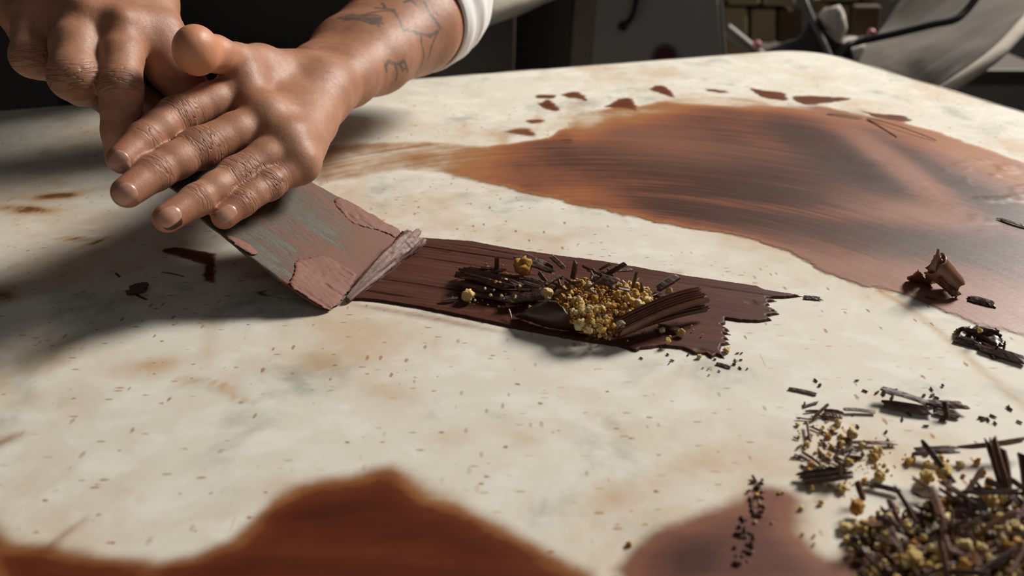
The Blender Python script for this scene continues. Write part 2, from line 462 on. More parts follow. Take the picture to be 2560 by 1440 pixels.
# ------------------------------------------------------------------ the room
props(bm_obj('floor', box_mesh(-3, 3.5, -2.2, 3.2, -0.05, 0.0), M['floor']), kind='structure')
props(bm_obj('wall_back', box_mesh(-3, 3.5, 3.2, 3.3, 0.0, 2.8), M['wall']), kind='structure')
props(bm_obj('wall_right', box_mesh(3.5, 3.6, -2.2, 3.3, 0.0, 2.8), M['wall']), kind='structure')
props(bm_obj('wall_left', box_mesh(-3.1, -3, -2.2, 3.3, 0.0, 2.8), M['wall']), kind='structure')
props(bm_obj('baseboard_back', box_mesh(-3, 3.5, 3.18, 3.2, 0.0, 0.10), M['steel_dark']), kind='structure')

# ------------------------------------------------------------------ the marble table
pb, db = np.array([-0.108, 0.899]), nrm([0.455, 0.142])
pr, dr = np.array([0.406, 1.006]), nrm([0.097, -0.234])
tt = np.linalg.solve(np.array([db, -dr]).T, pr - pb)
KC = pb + db * tt[0]                                   # far right corner
EU, EV = -db, dr                                       # along the far edge, along the right edge
LU, LV = 1.50, 1.18
def table_mesh():
    us = np.concatenate([np.arange(0, 1.10, 0.004), np.linspace(1.10, LU, 16)])
    vs = np.concatenate([np.arange(0, 0.92, 0.004), np.linspace(0.92, LV, 12)])
    U, W = np.meshgrid(us, vs, indexing='ij')
    R = 0.055
    for su in (0, 1):
        for sv in (0, 1):
            p = (R - U) / R if su == 0 else (U - (LU - R)) / R
            q = (R - W) / R if sv == 0 else (W - (LV - R)) / R
            k = (p > 0) & (q > 0)
            m = np.maximum(p, q) / np.maximum(np.hypot(p, q), 1e-9)
            p2, q2 = p * m, q * m
            U = np.where(k, R - p2 * R if su == 0 else LU - R + p2 * R, U)
            W = np.where(k, R - q2 * R if sv == 0 else LV - R + q2 * R, W)
    xy = KC + U[..., None] * EU + W[..., None] * EV
    nu, nv = U.shape
    # the edge line is a little worn
    top = np.concatenate([xy, np.full((nu, nv, 1), TZ)], -1).reshape(-1, 3)
    idx = np.arange(nu * nv).reshape(nu, nv)
    loop = np.concatenate([idx[:, 0], idx[-1, 1:], idx[-2::-1, -1], idx[0, -2:0:-1]])
    lp = top[loop][:, :2]
    tg = nrm(np.roll(lp, -1, 0) - np.roll(lp, 1, 0))
    nout = np.stack([tg[:, 1], -tg[:, 0]], 1)
    c = lp.mean(0)
    if ((lp - c) * nout).sum() < 0: nout = -nout
    worn = 0.0012 * vnoise(lp[:, 0] * 40, lp[:, 1] * 40, 3)
    rings, faces = [top], [tuple(f) for f in grid_faces(nu, nv)]
    prev, n = loop, len(loop)
    for out, down in ((0.002, 0.0004), (0.0045, 0.0022), (0.0055, 0.006), (0.0055, 0.026), (0.003, 0.029), (-0.01, 0.030)):
        rg = np.concatenate([lp + nout * (out + worn)[:, None], np.full((n, 1), TZ - down)], 1)
        base = sum(len(r) for r in rings)
        cur = np.arange(base, base + n)
        a, b, a2, b2 = prev, np.roll(prev, -1), cur, np.roll(cur, -1)
        faces += [tuple(f) for f in np.stack([a, a2, b2, b], 1)]
        rings.append(rg); prev = cur
    faces.append(tuple(int(i) for i in prev))
    return np.concatenate(rings), faces
tv, tf = table_mesh()
# blotches and strokes left on the stone: (x, y) in the photograph, radii, strength, tilt
BLOT = [(380, 912, 70, 20, .62, -6), (330, 925, 120, 32, .35, -8), (110, 885, 190, 70, .22, 0), (985, 985, 90, 32, .40, 8), (1010, 1010, 120, 50, .2, 0), (1130, 1095, 75, 30, .34, -8),
        (1300, 1075, 110, 40, .24, 8), (1690, 1185, 110, 38, .34, -25), (1560, 1235, 90, 40, .25, -25), (525, 830, 26, 80, .36, 5), (60, 524, 75, 11, .85, 3), (150, 490, 70, 9, .9, -5),
        (235, 474, 60, 6, .4, -8), (10, 738, 36, 18, .6, 0), (190, 1000, 90, 55, .3, -30), (60, 1000, 110, 40, .3, 0), (320, 745, 50, 20, .35, 10), (400, 765, 60, 20, .25, 12),
        (560, 970, 60, 7, .55, 22), (480, 952, 40, 8, .5, 5), (600, 1002, 50, 6, .5, 18), (690, 1215, 60, 30, .35, -20), (1190, 420, 60, 20, .2, 0), (240, 605, 35, 4, .7, -20), (190, 597, 45, 4, .7, 2),
        (1300, 330, 60, 5, .45, -6), (1260, 345, 12, 22, .3, 10), (1345, 300, 10, 30, .3, 0), (1420, 960, 200, 60, .12, 5), (700, 910, 160, 40, .14, 0), (60, 1210, 60, 40, .1, 0),
        (2215, 1000, 60, 20, .25, 20), (640, 690, 60, 8, .3, -8), (1690, 680, 20, 6, .6, 0), (880, 640, 50, 14, .2, 0), (1480, 780, 30, 30, .0, 0)]
px = to_px(tv)
stain = np.zeros(len(tv))
ok = (px[:, 2] > 0.1) & (tv[:, 2] > TZ - 0.003)
for (x, y, rx, ry, s, a) in BLOT:
    ca, sa = math.cos(math.radians(a)), math.sin(math.radians(a))
    dx, dy = px[:, 0] - x, px[:, 1] - y
    q = ((dx * ca + dy * sa) / rx) ** 2 + ((-dx * sa + dy * ca) / ry) ** 2
    stain = np.maximum(stain, np.where(ok, s * np.exp(-np.clip(q, 0, 60) ** 1.2), 0))
# a faint rim of cocoa running down from the smear to the lower right
def seg_dist(p, a, b):
    ab = b - a
    t = np.clip(((p - a) @ ab) / (ab @ ab), 0, 1)
    return np.linalg.norm(p - a - t[:, None] * ab, axis=1)
rim = [(2200, 725), (2260, 762), (2330, 815), (2390, 865), (2460, 930), (2530, 990), (2600, 1050)]
rimw = [T(*q)[:2] for q in rim]
d = np.min([seg_dist(tv[:, :2], rimw[i], rimw[i + 1]) for i in range(len(rim) - 1)], axis=0)
stain = np.maximum(stain, 0.5 * np.exp(-(d / 0.0035) ** 2))
table = props(empty('marble_table', (0.0, 0.3, 0.0)), 'cream marble work table with rounded corner and cocoa stains', 'table')
adopt(mesh_obj('tabletop', tv, tf, M['marble'], attrs={'stain': stain}), table)
for (u, v) in ((0.12, 0.12), (LU - 0.12, 0.12), (0.12, LV - 0.12), (LU - 0.12, LV - 0.12)):
    q = KC + u * EU + v * EV
    adopt(bm_obj('leg', box_mesh(q[0] - 0.035, q[0] + 0.035, q[1] - 0.035, q[1] + 0.035, 0.0, TZ - 0.10, 0.004), M['trestle']), table)
corner = [KC + u * EU + v * EV for (u, v) in ((0.09, 0.09), (LU - 0.09, 0.09), (LU - 0.09, LV - 0.09), (0.09, LV - 0.09))]
bm = bmesh.new()
lo = [bm.verts.new((*q, TZ - 0.10)) for q in corner]; hi = [bm.verts.new((*q, TZ - 0.03)) for q in corner]
bm.faces.new(lo[::-1]); bm.faces.new(hi)
for i in range(4): bm.faces.new((lo[i], lo[(i + 1) % 4], hi[(i + 1) % 4], hi[i]))
bmesh.ops.recalc_face_normals(bm, faces=bm.faces)
adopt(bm_obj('apron_rail', bm, M['trestle']), table)

# ------------------------------------------------------------------ films lying on a plane
class Frame:
    def __init__(self, o, ex, ey):
        self.o, self.ex, self.ey = np.asarray(o, float), nrm(ex), nrm(ey)
        self.n = np.cross(self.ex, self.ey)
    def uv(self, x, y):
        r = ray(x, y)
        p = CAM + r * (((self.o - CAM) @ self.n) / (r @ self.n))
        return np.array([(p - self.o) @ self.ex, (p - self.o) @ self.ey])
    def pos(self, a, b, h):
        return self.o + a[:, None] * self.ex + b[:, None] * self.ey + h[:, None] * self.n
TABLE = Frame((0, 0, TZ), (1, 0, 0), (0, 1, 0))
def inside(poly, p):
    x, y = p[:, 0], p[:, 1]
    r = np.zeros(len(p), bool)
    q = np.roll(poly, -1, 0)
    for (x0, y0), (x1, y1) in zip(poly, q):
        if y0 == y1: continue
        k = ((y0 > y) != (y1 > y)) & (x < (x1 - x0) * (y - y0) / (y1 - y0) + x0)
        r ^= k
    return r
def poly_sd(poly, p):          # positive inside
    q = np.roll(poly, -1, 0)
    d = np.full(len(p), 1e9)
    for a, b in zip(poly, q):
        if np.allclose(a, b): continue
        d = np.minimum(d, seg_dist(p, a, b))
    return np.where(inside(poly, p), d, -d)
def film(name, outline, frame=TABLE, res=0.002, lift=0.00015, height=0.0004, rise=0.004, wob=0.0015, wobf=120, mat=None, thick=None, st=None, relief=None, closed_smooth=True, seed=1, stretch=(1, 1), dry=None):
    uv = np.array([frame.uv(*q) for q in outline])
    if closed_smooth:
        uv = catmull(np.vstack([uv, uv[:1]]), len(uv) * 5)[:-1]
    lo, hi = uv.min(0) - 2 * res, uv.max(0) + 2 * res
    gx, gy = np.arange(lo[0], hi[0] + res, res), np.arange(lo[1], hi[1] + res, res)
    GX, GY = np.meshgrid(gx, gy, indexing='ij')
    p = np.stack([GX.ravel(), GY.ravel()], 1)
    def sdf(p):
        return poly_sd(uv, p) + wob * fbm(p[:, 0] * wobf * stretch[0], p[:, 1] * wobf * stretch[1], seed, 3)
    sd = sdf(p)
    nu, nv = GX.shape
    S = sd.reshape(nu, nv)
    keep = np.maximum.reduce([S[:-1, :-1], S[1:, :-1], S[1:, 1:], S[:-1, 1:]]) > 0
    f = grid_faces(nu, nv)[keep.ravel()]
    f = f[:, [0, 3, 2, 1]]
    gu, gv = np.gradient(S, res)
    g = np.stack([gu.ravel(), gv.ravel()], 1); g /= np.maximum(np.linalg.norm(g, axis=1, keepdims=True), 0.3)
    out = sd < 0
    p = np.where(out[:, None], p + g * np.minimum(-sd, 1.6 * res)[:, None], p)
    sd = np.maximum(sd, 0)
    used = np.unique(f)
    remap = np.full(len(p), -1); remap[used] = np.arange(len(used))
    p, sd, f = p[used], sd[used], remap[f]
    h = lift + height * smooth(0, rise, sd)
    if relief is not None: h = h + relief(p, sd)
    w = frame.pos(p[:, 0], p[:, 1], h)
    attrs = {'sd': sd, 'thick': thick(p, sd, w) if thick else np.full(len(p), 0.6)}
    attrs['dry'] = np.clip(dry(p, sd, w), 0, 1) if dry else np.zeros(len(p))
    s = st(p) if st else p
    attrs['st'] = np.concatenate([s, np.full((len(s), 1), seed * 0.37)], 1)
    return mesh_obj(name, w, f, mat, attrs=attrs)
def pxblobs(base, blobs):
    def f(p, sd, w):
        q = to_px(w)
        t = np.full(len(p), base) if not callable(base) else base(q)
        for (x, y, rx, ry, s, a) in blobs:
            ca, sa = math.cos(math.radians(a)), math.sin(math.radians(a))
            dx, dy = q[:, 0] - x, q[:, 1] - y
            k = ((dx * ca + dy * sa) / rx) ** 2 + ((-dx * sa + dy * ca) / ry) ** 2
            t = t + s * np.exp(-np.clip(k, 0, 50) ** 1.4)
        return t
    return f
# the big smear: strokes turn about one point of the table, as the arm did
ARC = np.array([0.06, 0.32])
def arc_st(p):
    d = p - ARC
    r = np.linalg.norm(d, axis=1)
    return np.stack([np.arctan2(d[:, 1], d[:, 0]) * 0.35, r], 1)
BIG = [(768, 378), (850, 359), (960, 353), (1080, 353), (1200, 362), (1300, 353), (1370, 340), (1405, 318), (1440, 285), (1520, 270), (1600, 262), (1660, 248), (1750, 242), (1850, 242),
       (1950, 262), (2050, 262), (2150, 285), (2250, 303), (2350, 330), (2450, 366), (2560, 405), (2720, 470), (2800, 700), (2760, 930), (2560, 850), (2480, 830), (2400, 800), (2340, 775), (2260, 745),
       (2200, 728), (2150, 722), (2100, 705), (2050, 680), (2000, 650), (1930, 620), (1850, 597), (1750, 580), (1650, 562), (1550, 540), (1450, 520), (1330, 490), (1240, 470), (1150, 450), (1080, 434),
       (1000, 431), (900, 447), (830, 458), (795, 470), (775, 430)]
big_thick = pxblobs(lambda q: 0.15 + 0.47 * smooth(1080, 1400, q[:, 0] + 0.6 * (q[:, 1] - 400)),
    [(1480, 395, 220, 50, .16, 6), (1600, 272, 180, 20, -.30, -4), (1820, 252, 260, 16, -.40, 3), (1455, 315, 60, 46, -.32, 0), (2150, 300, 160, 14, -.25, 12), (1800, 330, 200, 50, .10, 4), (1900, 430, 260, 45, .30, 4), (2080, 380, 170, 45, .34, 28), (2200, 440, 110, 45, .22, 38), (1950, 490, 330, 24, .34, 5), (2100, 590, 320, 40, .34, 10), (1700, 520, 200, 26, .25, 8),
     (2480, 620, 260, 60, .30, 14), (1730, 575, 130, 26, .05, 12), (2380, 450, 260, 22, .28, 30), (2480, 500, 100, 40, .22, 20), (2050, 660, 170, 34, .08, 20), (2300, 530, 150, 32, -.16, 8), (2230, 400, 140, 30, -.20, 35),
     (1500, 500, 170, 22, -.16, 12), (1550, 300, 160, 24, -.24, -4), (1900, 265, 260, 18, -.20, 6), (2420, 380, 200, 30, -.26, 22), (2500, 430, 160, 14, -.22, 22), (1450, 470, 110, 30, -.10, 10), (2300, 720, 260, 40, .0, 20),
     (2450, 790, 200, 36, .0, 20), (1050, 400, 120, 24, .06, 0), (930, 400, 120, 24, -.04, 0)])
big_dry = pxblobs(0.0, [(2300, 730, 420, 70, .9, 14), (2450, 800, 300, 60, .9, 16), (1950, 640, 200, 40, .5, 12), (2280, 535, 190, 30, .95, 10), (2230, 405, 170, 30, .9, 36), (1700, 380, 260, 40, .35, 4), (1640, 330, 150, 30, .3, 0), (2080, 280, 160, 20, .5, 12), (2450, 430, 200, 26, .4, 24)])
def big_relief(p, sd):
    s = arc_st(p)
    r = fbm(s[:, 0] * 12, s[:, 1] * 260, 5, 3)
    lump = np.maximum(fbm(p[:, 0] * 60, p[:, 1] * 60, 9, 4) - 0.15, 0)
    return (0.00010 * r + 0.0014 * lump * smooth(0.26, 0.40, p[:, 0]) * smooth(0.46, 0.52, p[:, 1]) * smooth(0.66, 0.60, p[:, 1])) * smooth(0.004, 0.02, sd)
props(film('chocolate_smear', BIG, res=0.002, mat=M['smear'], thick=big_thick, dry=big_dry, st=arc_st, relief=big_relief, wob=0.0035, wobf=90),
      'wide brown chocolate smear spread over the right half of the marble', 'smear')
BOT = [(-90, 1262), (30, 1290), (70, 1325), (130, 1330), (190, 1296), (258, 1252), (236, 1305), (190, 1346), (260, 1356), (340, 1368), (410, 1384), (480, 1368), (560, 1332), (620, 1272), (652, 1238), (720, 1195), (800, 1180),
       (900, 1160), (990, 1143), (1050, 1165), (1120, 1205), (1230, 1265), (1350, 1335), (1450, 1385), (1510, 1414), (1600, 1600), (900, 1640), (-90, 1640)]
bot_thick = pxblobs(0.74, [(1080, 1215, 90, 60, -.35, 30), (700, 1235, 80, 30, -.28, -20), (120, 1310, 60, 20, -.12, 0), (300, 1375, 160, 26, -.25, 4), (1000, 1200, 60, 40, .1, 0), (850, 1280, 200, 60, .12, 0),
                           (820, 1380, 300, 40, -.12, 3), (1300, 1330, 180, 30, -.18, 28), (500, 1420, 300, 40, .1, 0), (60, 1420, 150, 40, .1, 0)])
props(film('cocoa_stain', BOT, mat=M['stain'], thick=bot_thick, wob=0.002, wobf=60, seed=4, closed_smooth=False), 'dark red-brown cocoa stain with a peak along the lower left edge of the photo', 'stain')
BR = [(1508, 1418), (1560, 1362), (1620, 1312), (1700, 1276), (1780, 1240), (1850, 1217), (1900, 1196), (1960, 1205), (2010, 1225), (2040, 1262), (2030, 1330), (2070, 1375), (2120, 1340), (2140, 1290), (2200, 1310), (2330, 1340),
      (2560, 1330), (2700, 1340), (2700, 1620), (1600, 1620)]
br_thick = pxblobs(0.66, [(1740, 1400, 70, 50, .35, -30), (1650, 1360, 90, 40, .15, 0), (2000, 1290, 70, 70, -.25, 0), (1950, 1230, 90, 40, .05, 0), (1850, 1330, 120, 70, -.06, 0)])
props(film('chocolate_film', BR, mat=M['milk_film'], thick=br_thick, wob=0.002, wobf=60, seed=7, closed_smooth=False), 'mauve-brown chocolate film under the crumbs at lower right', 'stain')
LF = [(-90, 1060), (0, 1083), (50, 1062), (110, 1070), (170, 1045), (240, 1003), (150, 1062), (80, 1097), (0, 1137), (-90, 1165)]
props(film('cocoa_stain', LF, mat=M['stain'], thick=pxblobs(0.1, [(0, 1105, 90, 26, .4, -20)]), wob=0.002, wobf=60, seed=9, closed_smooth=False), 'small orange-brown cocoa stain at the left edge of the photo above the big stain', 'stain')
FAR = [((1330, 240), (1360, 236), (1392, 240), (1380, 248), (1345, 246)), ((1340, 262), (1370, 246), (1392, 262), (1400, 276), (1370, 276)), ((1400, 238), (1430, 228), (1460, 236), (1475, 262), (1450, 248), (1420, 246)),
       ((1618, 222), (1640, 213), (1668, 218), (1690, 246), (1655, 236)), ((1510, 268), (1545, 248), (1580, 246), (1598, 278), (1560, 274)), ((1740, 220), (1790, 222), (1830, 232), (1790, 232)),
       ((1865, 216), (1910, 226), (1960, 232), (1968, 252), (1920, 248), (1890, 236)), ((1972, 240), (2040, 240), (2130, 246), (2090, 256), (2010, 262)), ((2140, 272), (2180, 282), (2260, 290), (2280, 304), (2210, 300)),
       ((1308, 300), (1345, 296), (1368, 302), (1330, 312)), ((1250, 330), (1290, 318), (1330, 320), (1345, 344), (1290, 338)), ((1390, 350), (1430, 338), (1440, 362), (1405, 366))]
FAR_LABEL = ['faint flat smudge left of all the smudges along the far rim', 'small wedge smudge just below the faint flat one at the far left of the rim', 'smudge with a thin tail, third from the left beyond the smear', 'dark smudge with a long tail highest above the smear', 'round-topped smudge touching the smear edge at its upper left shoulder', 'narrow pale smudge right of the highest tailed one', 'broad ragged smudge in the middle of the far rim', 'long flat dark smudge, widest of those along the far rim', 'brown smudge right of the widest one, near the forked threads', 'little orange streak smudge on bare marble left of the smear shoulder', 'faint orange brushed patch left of the smear shoulder', 'dark smudge overlapping the smear above its narrow left neck']
for i, o in enumerate(FAR):
    props(film('chocolate_smudge', o, mat=M['smudge'], res=0.0015, thick=pxblobs((0.75 if i not in (9, 10) else 0.25), []), wob=0.0042, wobf=190, stretch=(0.6, 1.6), seed=20 + i), FAR_LABEL[i], 'smudge', 'smudges along the far rim')
LS = [(402, 620), (440, 615), (500, 624), (542, 634), (548, 650), (542, 712), (512, 706), (498, 690), (508, 664), (470, 652), (440, 642), (400, 632)]
props(film('chocolate_smudge', LS, mat=M['smudge'], res=0.0012, thick=pxblobs(1.3, [(430, 624, 40, 10, -.5, 0)]), wob=0.002, wobf=200, seed=41, closed_smooth=False), 'dark angular chocolate smudge on the shaded marble left of the scraper', 'smudge')
LS2 = [(620, 728), (650, 728), (688, 722), (660, 733), (700, 742), (752, 750), (700, 750), (650, 740)]
props(film('chocolate_smudge', LS2, mat=M['smudge'], res=0.001, thick=pxblobs(1.3, []), wob=0.0012, wobf=200, seed=42, closed_smooth=False), 'thin dark smudge in the shadow under the scraper edge', 'smudge')

# ------------------------------------------------------------------ the chocolate strip and its curl
sA, sB = TABLE.uv(870, 748), TABLE.uv(1588, 878)
SDIR = nrm(TABLE.uv(1920, 722) - TABLE.uv(1050, 598))
SNRM = np.array([-SDIR[1], SDIR[0]])
def strip_st(p): return np.stack([p @ SDIR, p @ SNRM], 1)
STRIP = [(868, 752), (905, 690), (960, 645), (1020, 602), (1050, 597), (1180, 606), (1300, 628), (1400, 642), (1500, 655), (1600, 672), (1700, 690), (1800, 705), (1890, 717), (1915, 728), (1960, 735), (2010, 742), (1975, 746), (1915, 748),
         (1948, 754), (1918, 757), (1925, 764), (1915, 768), (1944, 779), (1928, 781), (1950, 786), (1915, 793), (1930, 802), (1900, 808), (1850, 806), (1812, 800), (1814, 812), (1802, 815), (1826, 829), (1812, 830), (1829, 838), (1806, 838),
         (1822, 850), (1810, 852), (1827, 862), (1805, 866), (1800, 880), (1812, 898), (1790, 890), (1778, 898), (1764, 888), (1735, 888), (1705, 874), (1650, 870), (1600, 876), (1590, 882), (1545, 868), (1430, 850), (1300, 826), (1180, 800), (1060, 775), (960, 758), (905, 752)]
GROOVE = [(0.15, .0016, .0008), (0.31, .0012, .0006), (0.47, .0016, .0009), (0.66, .0012, .0006), (0.84, .0015, .0009), (0.92, .0012, .0008)]
Wst = abs((TABLE.uv(1400, 642) - TABLE.uv(1300, 826)) @ SNRM)
b0 = TABLE.uv(1300, 826) @ SNRM
def strip_relief(p, sd):
    s = strip_st(p)
    a, b = s[:, 0] - sA @ SDIR, (s[:, 1] - b0) / Wst
    h = 0.00025 * fbm(a * 25, s[:, 1] * 420, 31, 3)
    for k, (c, w, dep) in enumerate(GROOVE):
        off = (b - c) * Wst + 0.0016 * vnoise(a * 22, np.full_like(a, k * 9.1), 40 + k)
        on = smooth(0.0, 0.6, vnoise(a * 16, np.full_like(a, k * 5.3), 50 + k) + 0.05)
        h = h - dep * np.exp(-(off / (w * 0.42)) ** 2) * on
    pits = np.maximum(vnoise(a * 90, s[:, 1] * 240, 77) - 0.62, 0) * smooth(-0.2, 0.4, vnoise(a * 30, s[:, 1] * 60, 78))
    return np.maximum(h - 0.0016 * pits, -0.0012) * smooth(0.0002, 0.003, sd)
strip = empty('chocolate_strip', (*TABLE.uv(1350, 740), TZ))
props(strip, 'brown strip of chocolate scraped thin, ragged right end, crumbs on top', 'chocolate')
adopt(film('sheet', STRIP, mat=M['strip'], res=0.00052, height=0.0014, rise=0.0011, wob=0.0006, wobf=330, seed=11, st=strip_st, relief=strip_relief, closed_smooth=False), strip)
# greasy halo soaked into the stone along the strip
HALO = [(862, 752), (872, 775), (960, 790), (1100, 815), (1300, 852), (1450, 872), (1560, 892), (1600, 890), (1500, 868), (1300, 826), (1060, 775), (905, 750)]
props(film('cocoa_halo', HALO, mat=M['stain'], thick=pxblobs(0.5, []), wob=0.0005, lift=0.0001, height=0.0001, seed=13), 'reddish cocoa halo on the marble below the near side of the chocolate strip', 'stain')
HALO2 = [(1050, 594), (1180, 600), (1300, 622), (1500, 650), (1700, 684), (1890, 712), (1890, 724), (1700, 700), (1500, 668), (1300, 640), (1180, 616), (1050, 606)]
props(film('cocoa_halo', HALO2, mat=M['stain'], thick=pxblobs(0.15, []), wob=0.0005, lift=0.0001, height=0.0001, seed=14), 'thin orange cocoa halo on the marble along the far side of the chocolate strip', 'stain')

# ------------------------------------------------------------------ the scraper
BA, BB = T(825, 778, 0.0006), T(1003, 585, 0.0006)
be = nrm(BB - BA)
PHI = math.radians(32)
ba = np.array([-be[1], be[0], 0]) * math.cos(PHI) + np.array([0, 0, math.sin(PHI)])
BLADE = Frame(BA, -ba, be)      # x towards the tip, y across; n up
if BLADE.n[2] < 0: raise RuntimeError('blade frame')
def blade_pt(L, e, h=0.0): return BA + ba * L + be * e + BLADE.n * h
scraper = empty('scraper', tuple(blade_pt(0.10, 0.05)))
props(scraper, 'wide steel scraper with wooden handle, blade smeared with chocolate', 'tool')
def blade_mesh():
    L1 = 0.122
    nL, nE = 62, 54
    ls, es = np.linspace(0, 1, nL), np.linspace(0, 1, nE)
    near = np.array([BLADE.uv(*q) for q in ((812, 774), (760, 742), (690, 692), (620, 640), (560, 590), (502, 545), (455, 486), (420, 463))])
    far = np.array([BLADE.uv(*q) for q in ((1003, 580), (985, 568), (935, 541), (880, 511), (820, 478), (770, 450))])
    nx, ny = -near[:, 0], near[:, 1]; fx, fy = -far[:, 0], far[:, 1]
    on, of = np.argsort(nx), np.argsort(fx)
    V0, S0 = [], []
    for side in (0, 1):
        for t in ls:
            L = t * L1
            e0 = np.interp(L, nx[on], ny[on])
            e1 = np.interp(L, fx[of], fy[of]) if L <= fx.max() else fy[of][-1] + (L - fx.max()) * (fy[of][-1] - fy[of][-2]) / (fx[of][-1] - fx[of][-2])
            for u in es:
                e = e0 + (e1 - e0) * u
                # tip corners rounded
                r = 0.007
                de = min(e - e0, e1 - e)
                Lr = L
                if de < r and L < r: Lr = L + (r - math.sqrt(max(r * r - (r - de) ** 2, 0))) * (1 - L / r)
                bow = 0.0015 * (1 - (2 * u - 1) ** 2)
                edge = 0.00035 * vnoise(np.array([L * 240]), np.array([e * 240]), 8)[0] if (u in (0, 1)) else 0
                V0.append(blade_pt(Lr, e + edge, bow - (0.0012 if side else 0.0)))
                S0.append((L, e - 0.05, 0))
    f = [tuple(q) for q in grid_faces(nL, nE)]
    n = nL * nE
    f2 = [tuple(i + n for i in reversed(q)) for q in f]
    bnd = list(range(nE)) + [i * nE + nE - 1 for i in range(1, nL)] + [(nL - 1) * nE + j for j in range(nE - 2, -1, -1)] + [i * nE for i in range(nL - 2, 0, -1)]
    side = [(bnd[i], bnd[i] + n, bnd[(i + 1) % len(bnd)] + n, bnd[(i + 1) % len(bnd)]) for i in range(len(bnd))]
    S0 = np.array(S0)
    th = smooth(0.05, 0.0, S0[:, 0]) + 0.6 * smooth(0.02, 0.05, S0[:, 1])
    return mesh_obj('blade', V0, f + f2 + side, M['blade'], attrs={'st': S0, 'thick': th})
blade = adopt(blade_mesh(), scraper)
me = blade.data
bm = bmesh.new(); bm.from_mesh(me); bmesh.ops.recalc_face_normals(bm, faces=bm.faces); bm.to_mesh(me); bm.free()
RES = [((736, 660), (800, 642), (850, 668), (890, 690), (868, 735), (828, 774), (800, 768), (760, 742), (722, 716), (732, 690)),
       ((845, 492), (905, 526), (960, 556), (998, 580), (985, 592), (930, 575), (880, 560), (850, 530), (838, 505)),
       ((566, 592), (600, 600), (640, 628), (625, 640), (596, 618))]
for i, o in enumerate(RES):
    r = film('chocolate_residue', o, frame=BLADE, res=0.0009, lift=0.0010 + 0.0004 * (i == 0), height=0.0004, rise=0.0006, wob=0.0022, wobf=180, seed=60 + i, mat=M['residue'],
             relief=lambda p, sd: -0.0007 * smooth(0.25, 0.5, fbm(p[:, 0] * 90, p[:, 1] * 420, 66, 4)) + 0.0003 * fbm(p[:, 0] * 300, p[:, 1] * 700, 67, 2), stretch=(1, 2.2))
    adopt(r, scraper)
# tang collar and handle on the axis of the blade
def axis_loft(name, prof, mat, n=24):
    vs = []
    for (L, w, t, h) in prof:
        for k in range(n):
            a = 2 * math.pi * k / n
            ca, sa = math.cos(a), math.sin(a)
            sx = math.copysign(abs(ca) ** 0.75, ca) * w; sy = math.copysign(abs(sa) ** 0.75, sa) * t
            vs.append(blade_pt(L, 0.053 + sx, h + sy))
    f = [tuple(q) for q in grid_faces(len(prof), n, True)] + [tuple(range(n)), tuple(reversed(range((len(prof) - 1) * n, len(prof) * n)))]
    o = mesh_obj(name, vs, f, mat)
    bm = bmesh.new(); bm.from_mesh(o.data); bmesh.ops.recalc_face_normals(bm, faces=bm.faces); bm.to_mesh(o.data); bm.free()
    return adopt(o, scraper)
axis_loft('collar', [(0.108, 0.030, 0.003, 0.0), (0.112, 0.032, 0.006, 0.0), (0.122, 0.026, 0.008, 0.0), (0.128, 0.020, 0.009, 0.0)], M['black_metal'])
axis_loft('handle', [(0.122, 0.013, 0.008, 0.0), (0.127, 0.0155, 0.010, 0.0), (0.145, 0.0165, 0.0115, 0.0), (0.175, 0.0165, 0.012, 0.0), (0.20, 0.016, 0.012, 0.0), (0.212, 0.0145, 0.011, 0.0), (0.218, 0.010, 0.008, 0.0)], M['wood'])
# the roll of chocolate curling up in front of the blade
def curl_mesh():
    c0, c1 = T(868, 750, 0.0022), T(1036, 592, 0.0075)
    n, sides = 110, 40
    vs, st = [], []
    ax = nrm(c1 - c0)
    sx = nrm(np.cross(ax, (0, 0, 1))); up = np.cross(sx, ax)
    for i in range(n):
        t = i / (n - 1)
        r = 0.0014 + 0.0062 * t ** 0.75
        c = c0 + (c1 - c0) * t + up * 0.0002 * math.sin(9 * t)
        for k in range(sides):
            a = 2 * math.pi * k / sides
            rr = r * (1 + 0.15 * vnoise(np.array([t * 4]), np.array([a * 2.6]), 91)[0] + 0.12 * vnoise(np.array([t * 9]), np.array([a * 6.0]), 92)[0] + 0.05 * math.sin(7 * a + 1.5 * t) + 0.05 * vnoise(np.array([t * 40]), np.array([a * 5.0]), 94)[0])
            end = max(0, (t - 0.9) / 0.1)
            jag = end * 0.005 * vnoise(np.array([a * 2.0]), np.array([3.3]), 93)[0]
            vs.append(c + (sx * math.cos(a) * 1.1 + up * math.sin(a)) * rr * (1 - 0.25 * end * (k % 3 == 0)) + ax * jag)
            st.append((t * 0.13 * 2.0, a * 0.2, 0.5))
    f = [tuple(q) for q in grid_faces(n, sides, True)]
    f += [tuple(range(sides))]
    # the hollow at the far end of the roll
    base = len(vs)
    cen = c1
    for k in range(sides):
        p = np.array(vs[(n - 1) * sides + k]); vs.append(cen + (p - cen) * 0.55 + ax * 0.0); st.append((0.27, k * 0.03, 0.5))
    for k in range(sides):
        p = np.array(vs[(n - 1) * sides + k]); vs.append(cen + (p - cen) * 0.40 - ax * 0.006); st.append((0.27, k * 0.03, 0.5))
    l0 = (n - 1) * sides
    for a0, a1 in ((l0, base), (base, base + sides)):
        f += [(a0 + k, a0 + (k + 1) % sides, a1 + (k + 1) % sides, a1 + k) for k in range(sides)]
    f.append(tuple(base + sides + k for k in range(sides)))
    o = mesh_obj('curl', vs, f, M['curl'], attrs={'st': np.array(st)})
    bm = bmesh.new(); bm.from_mesh(o.data); bmesh.ops.recalc_face_normals(bm, faces=bm.faces); bm.to_mesh(o.data); bm.free()
    props(o, 'pale rolled lip of chocolate pushed up at the blade')
    return o
adopt(curl_mesh(), strip)
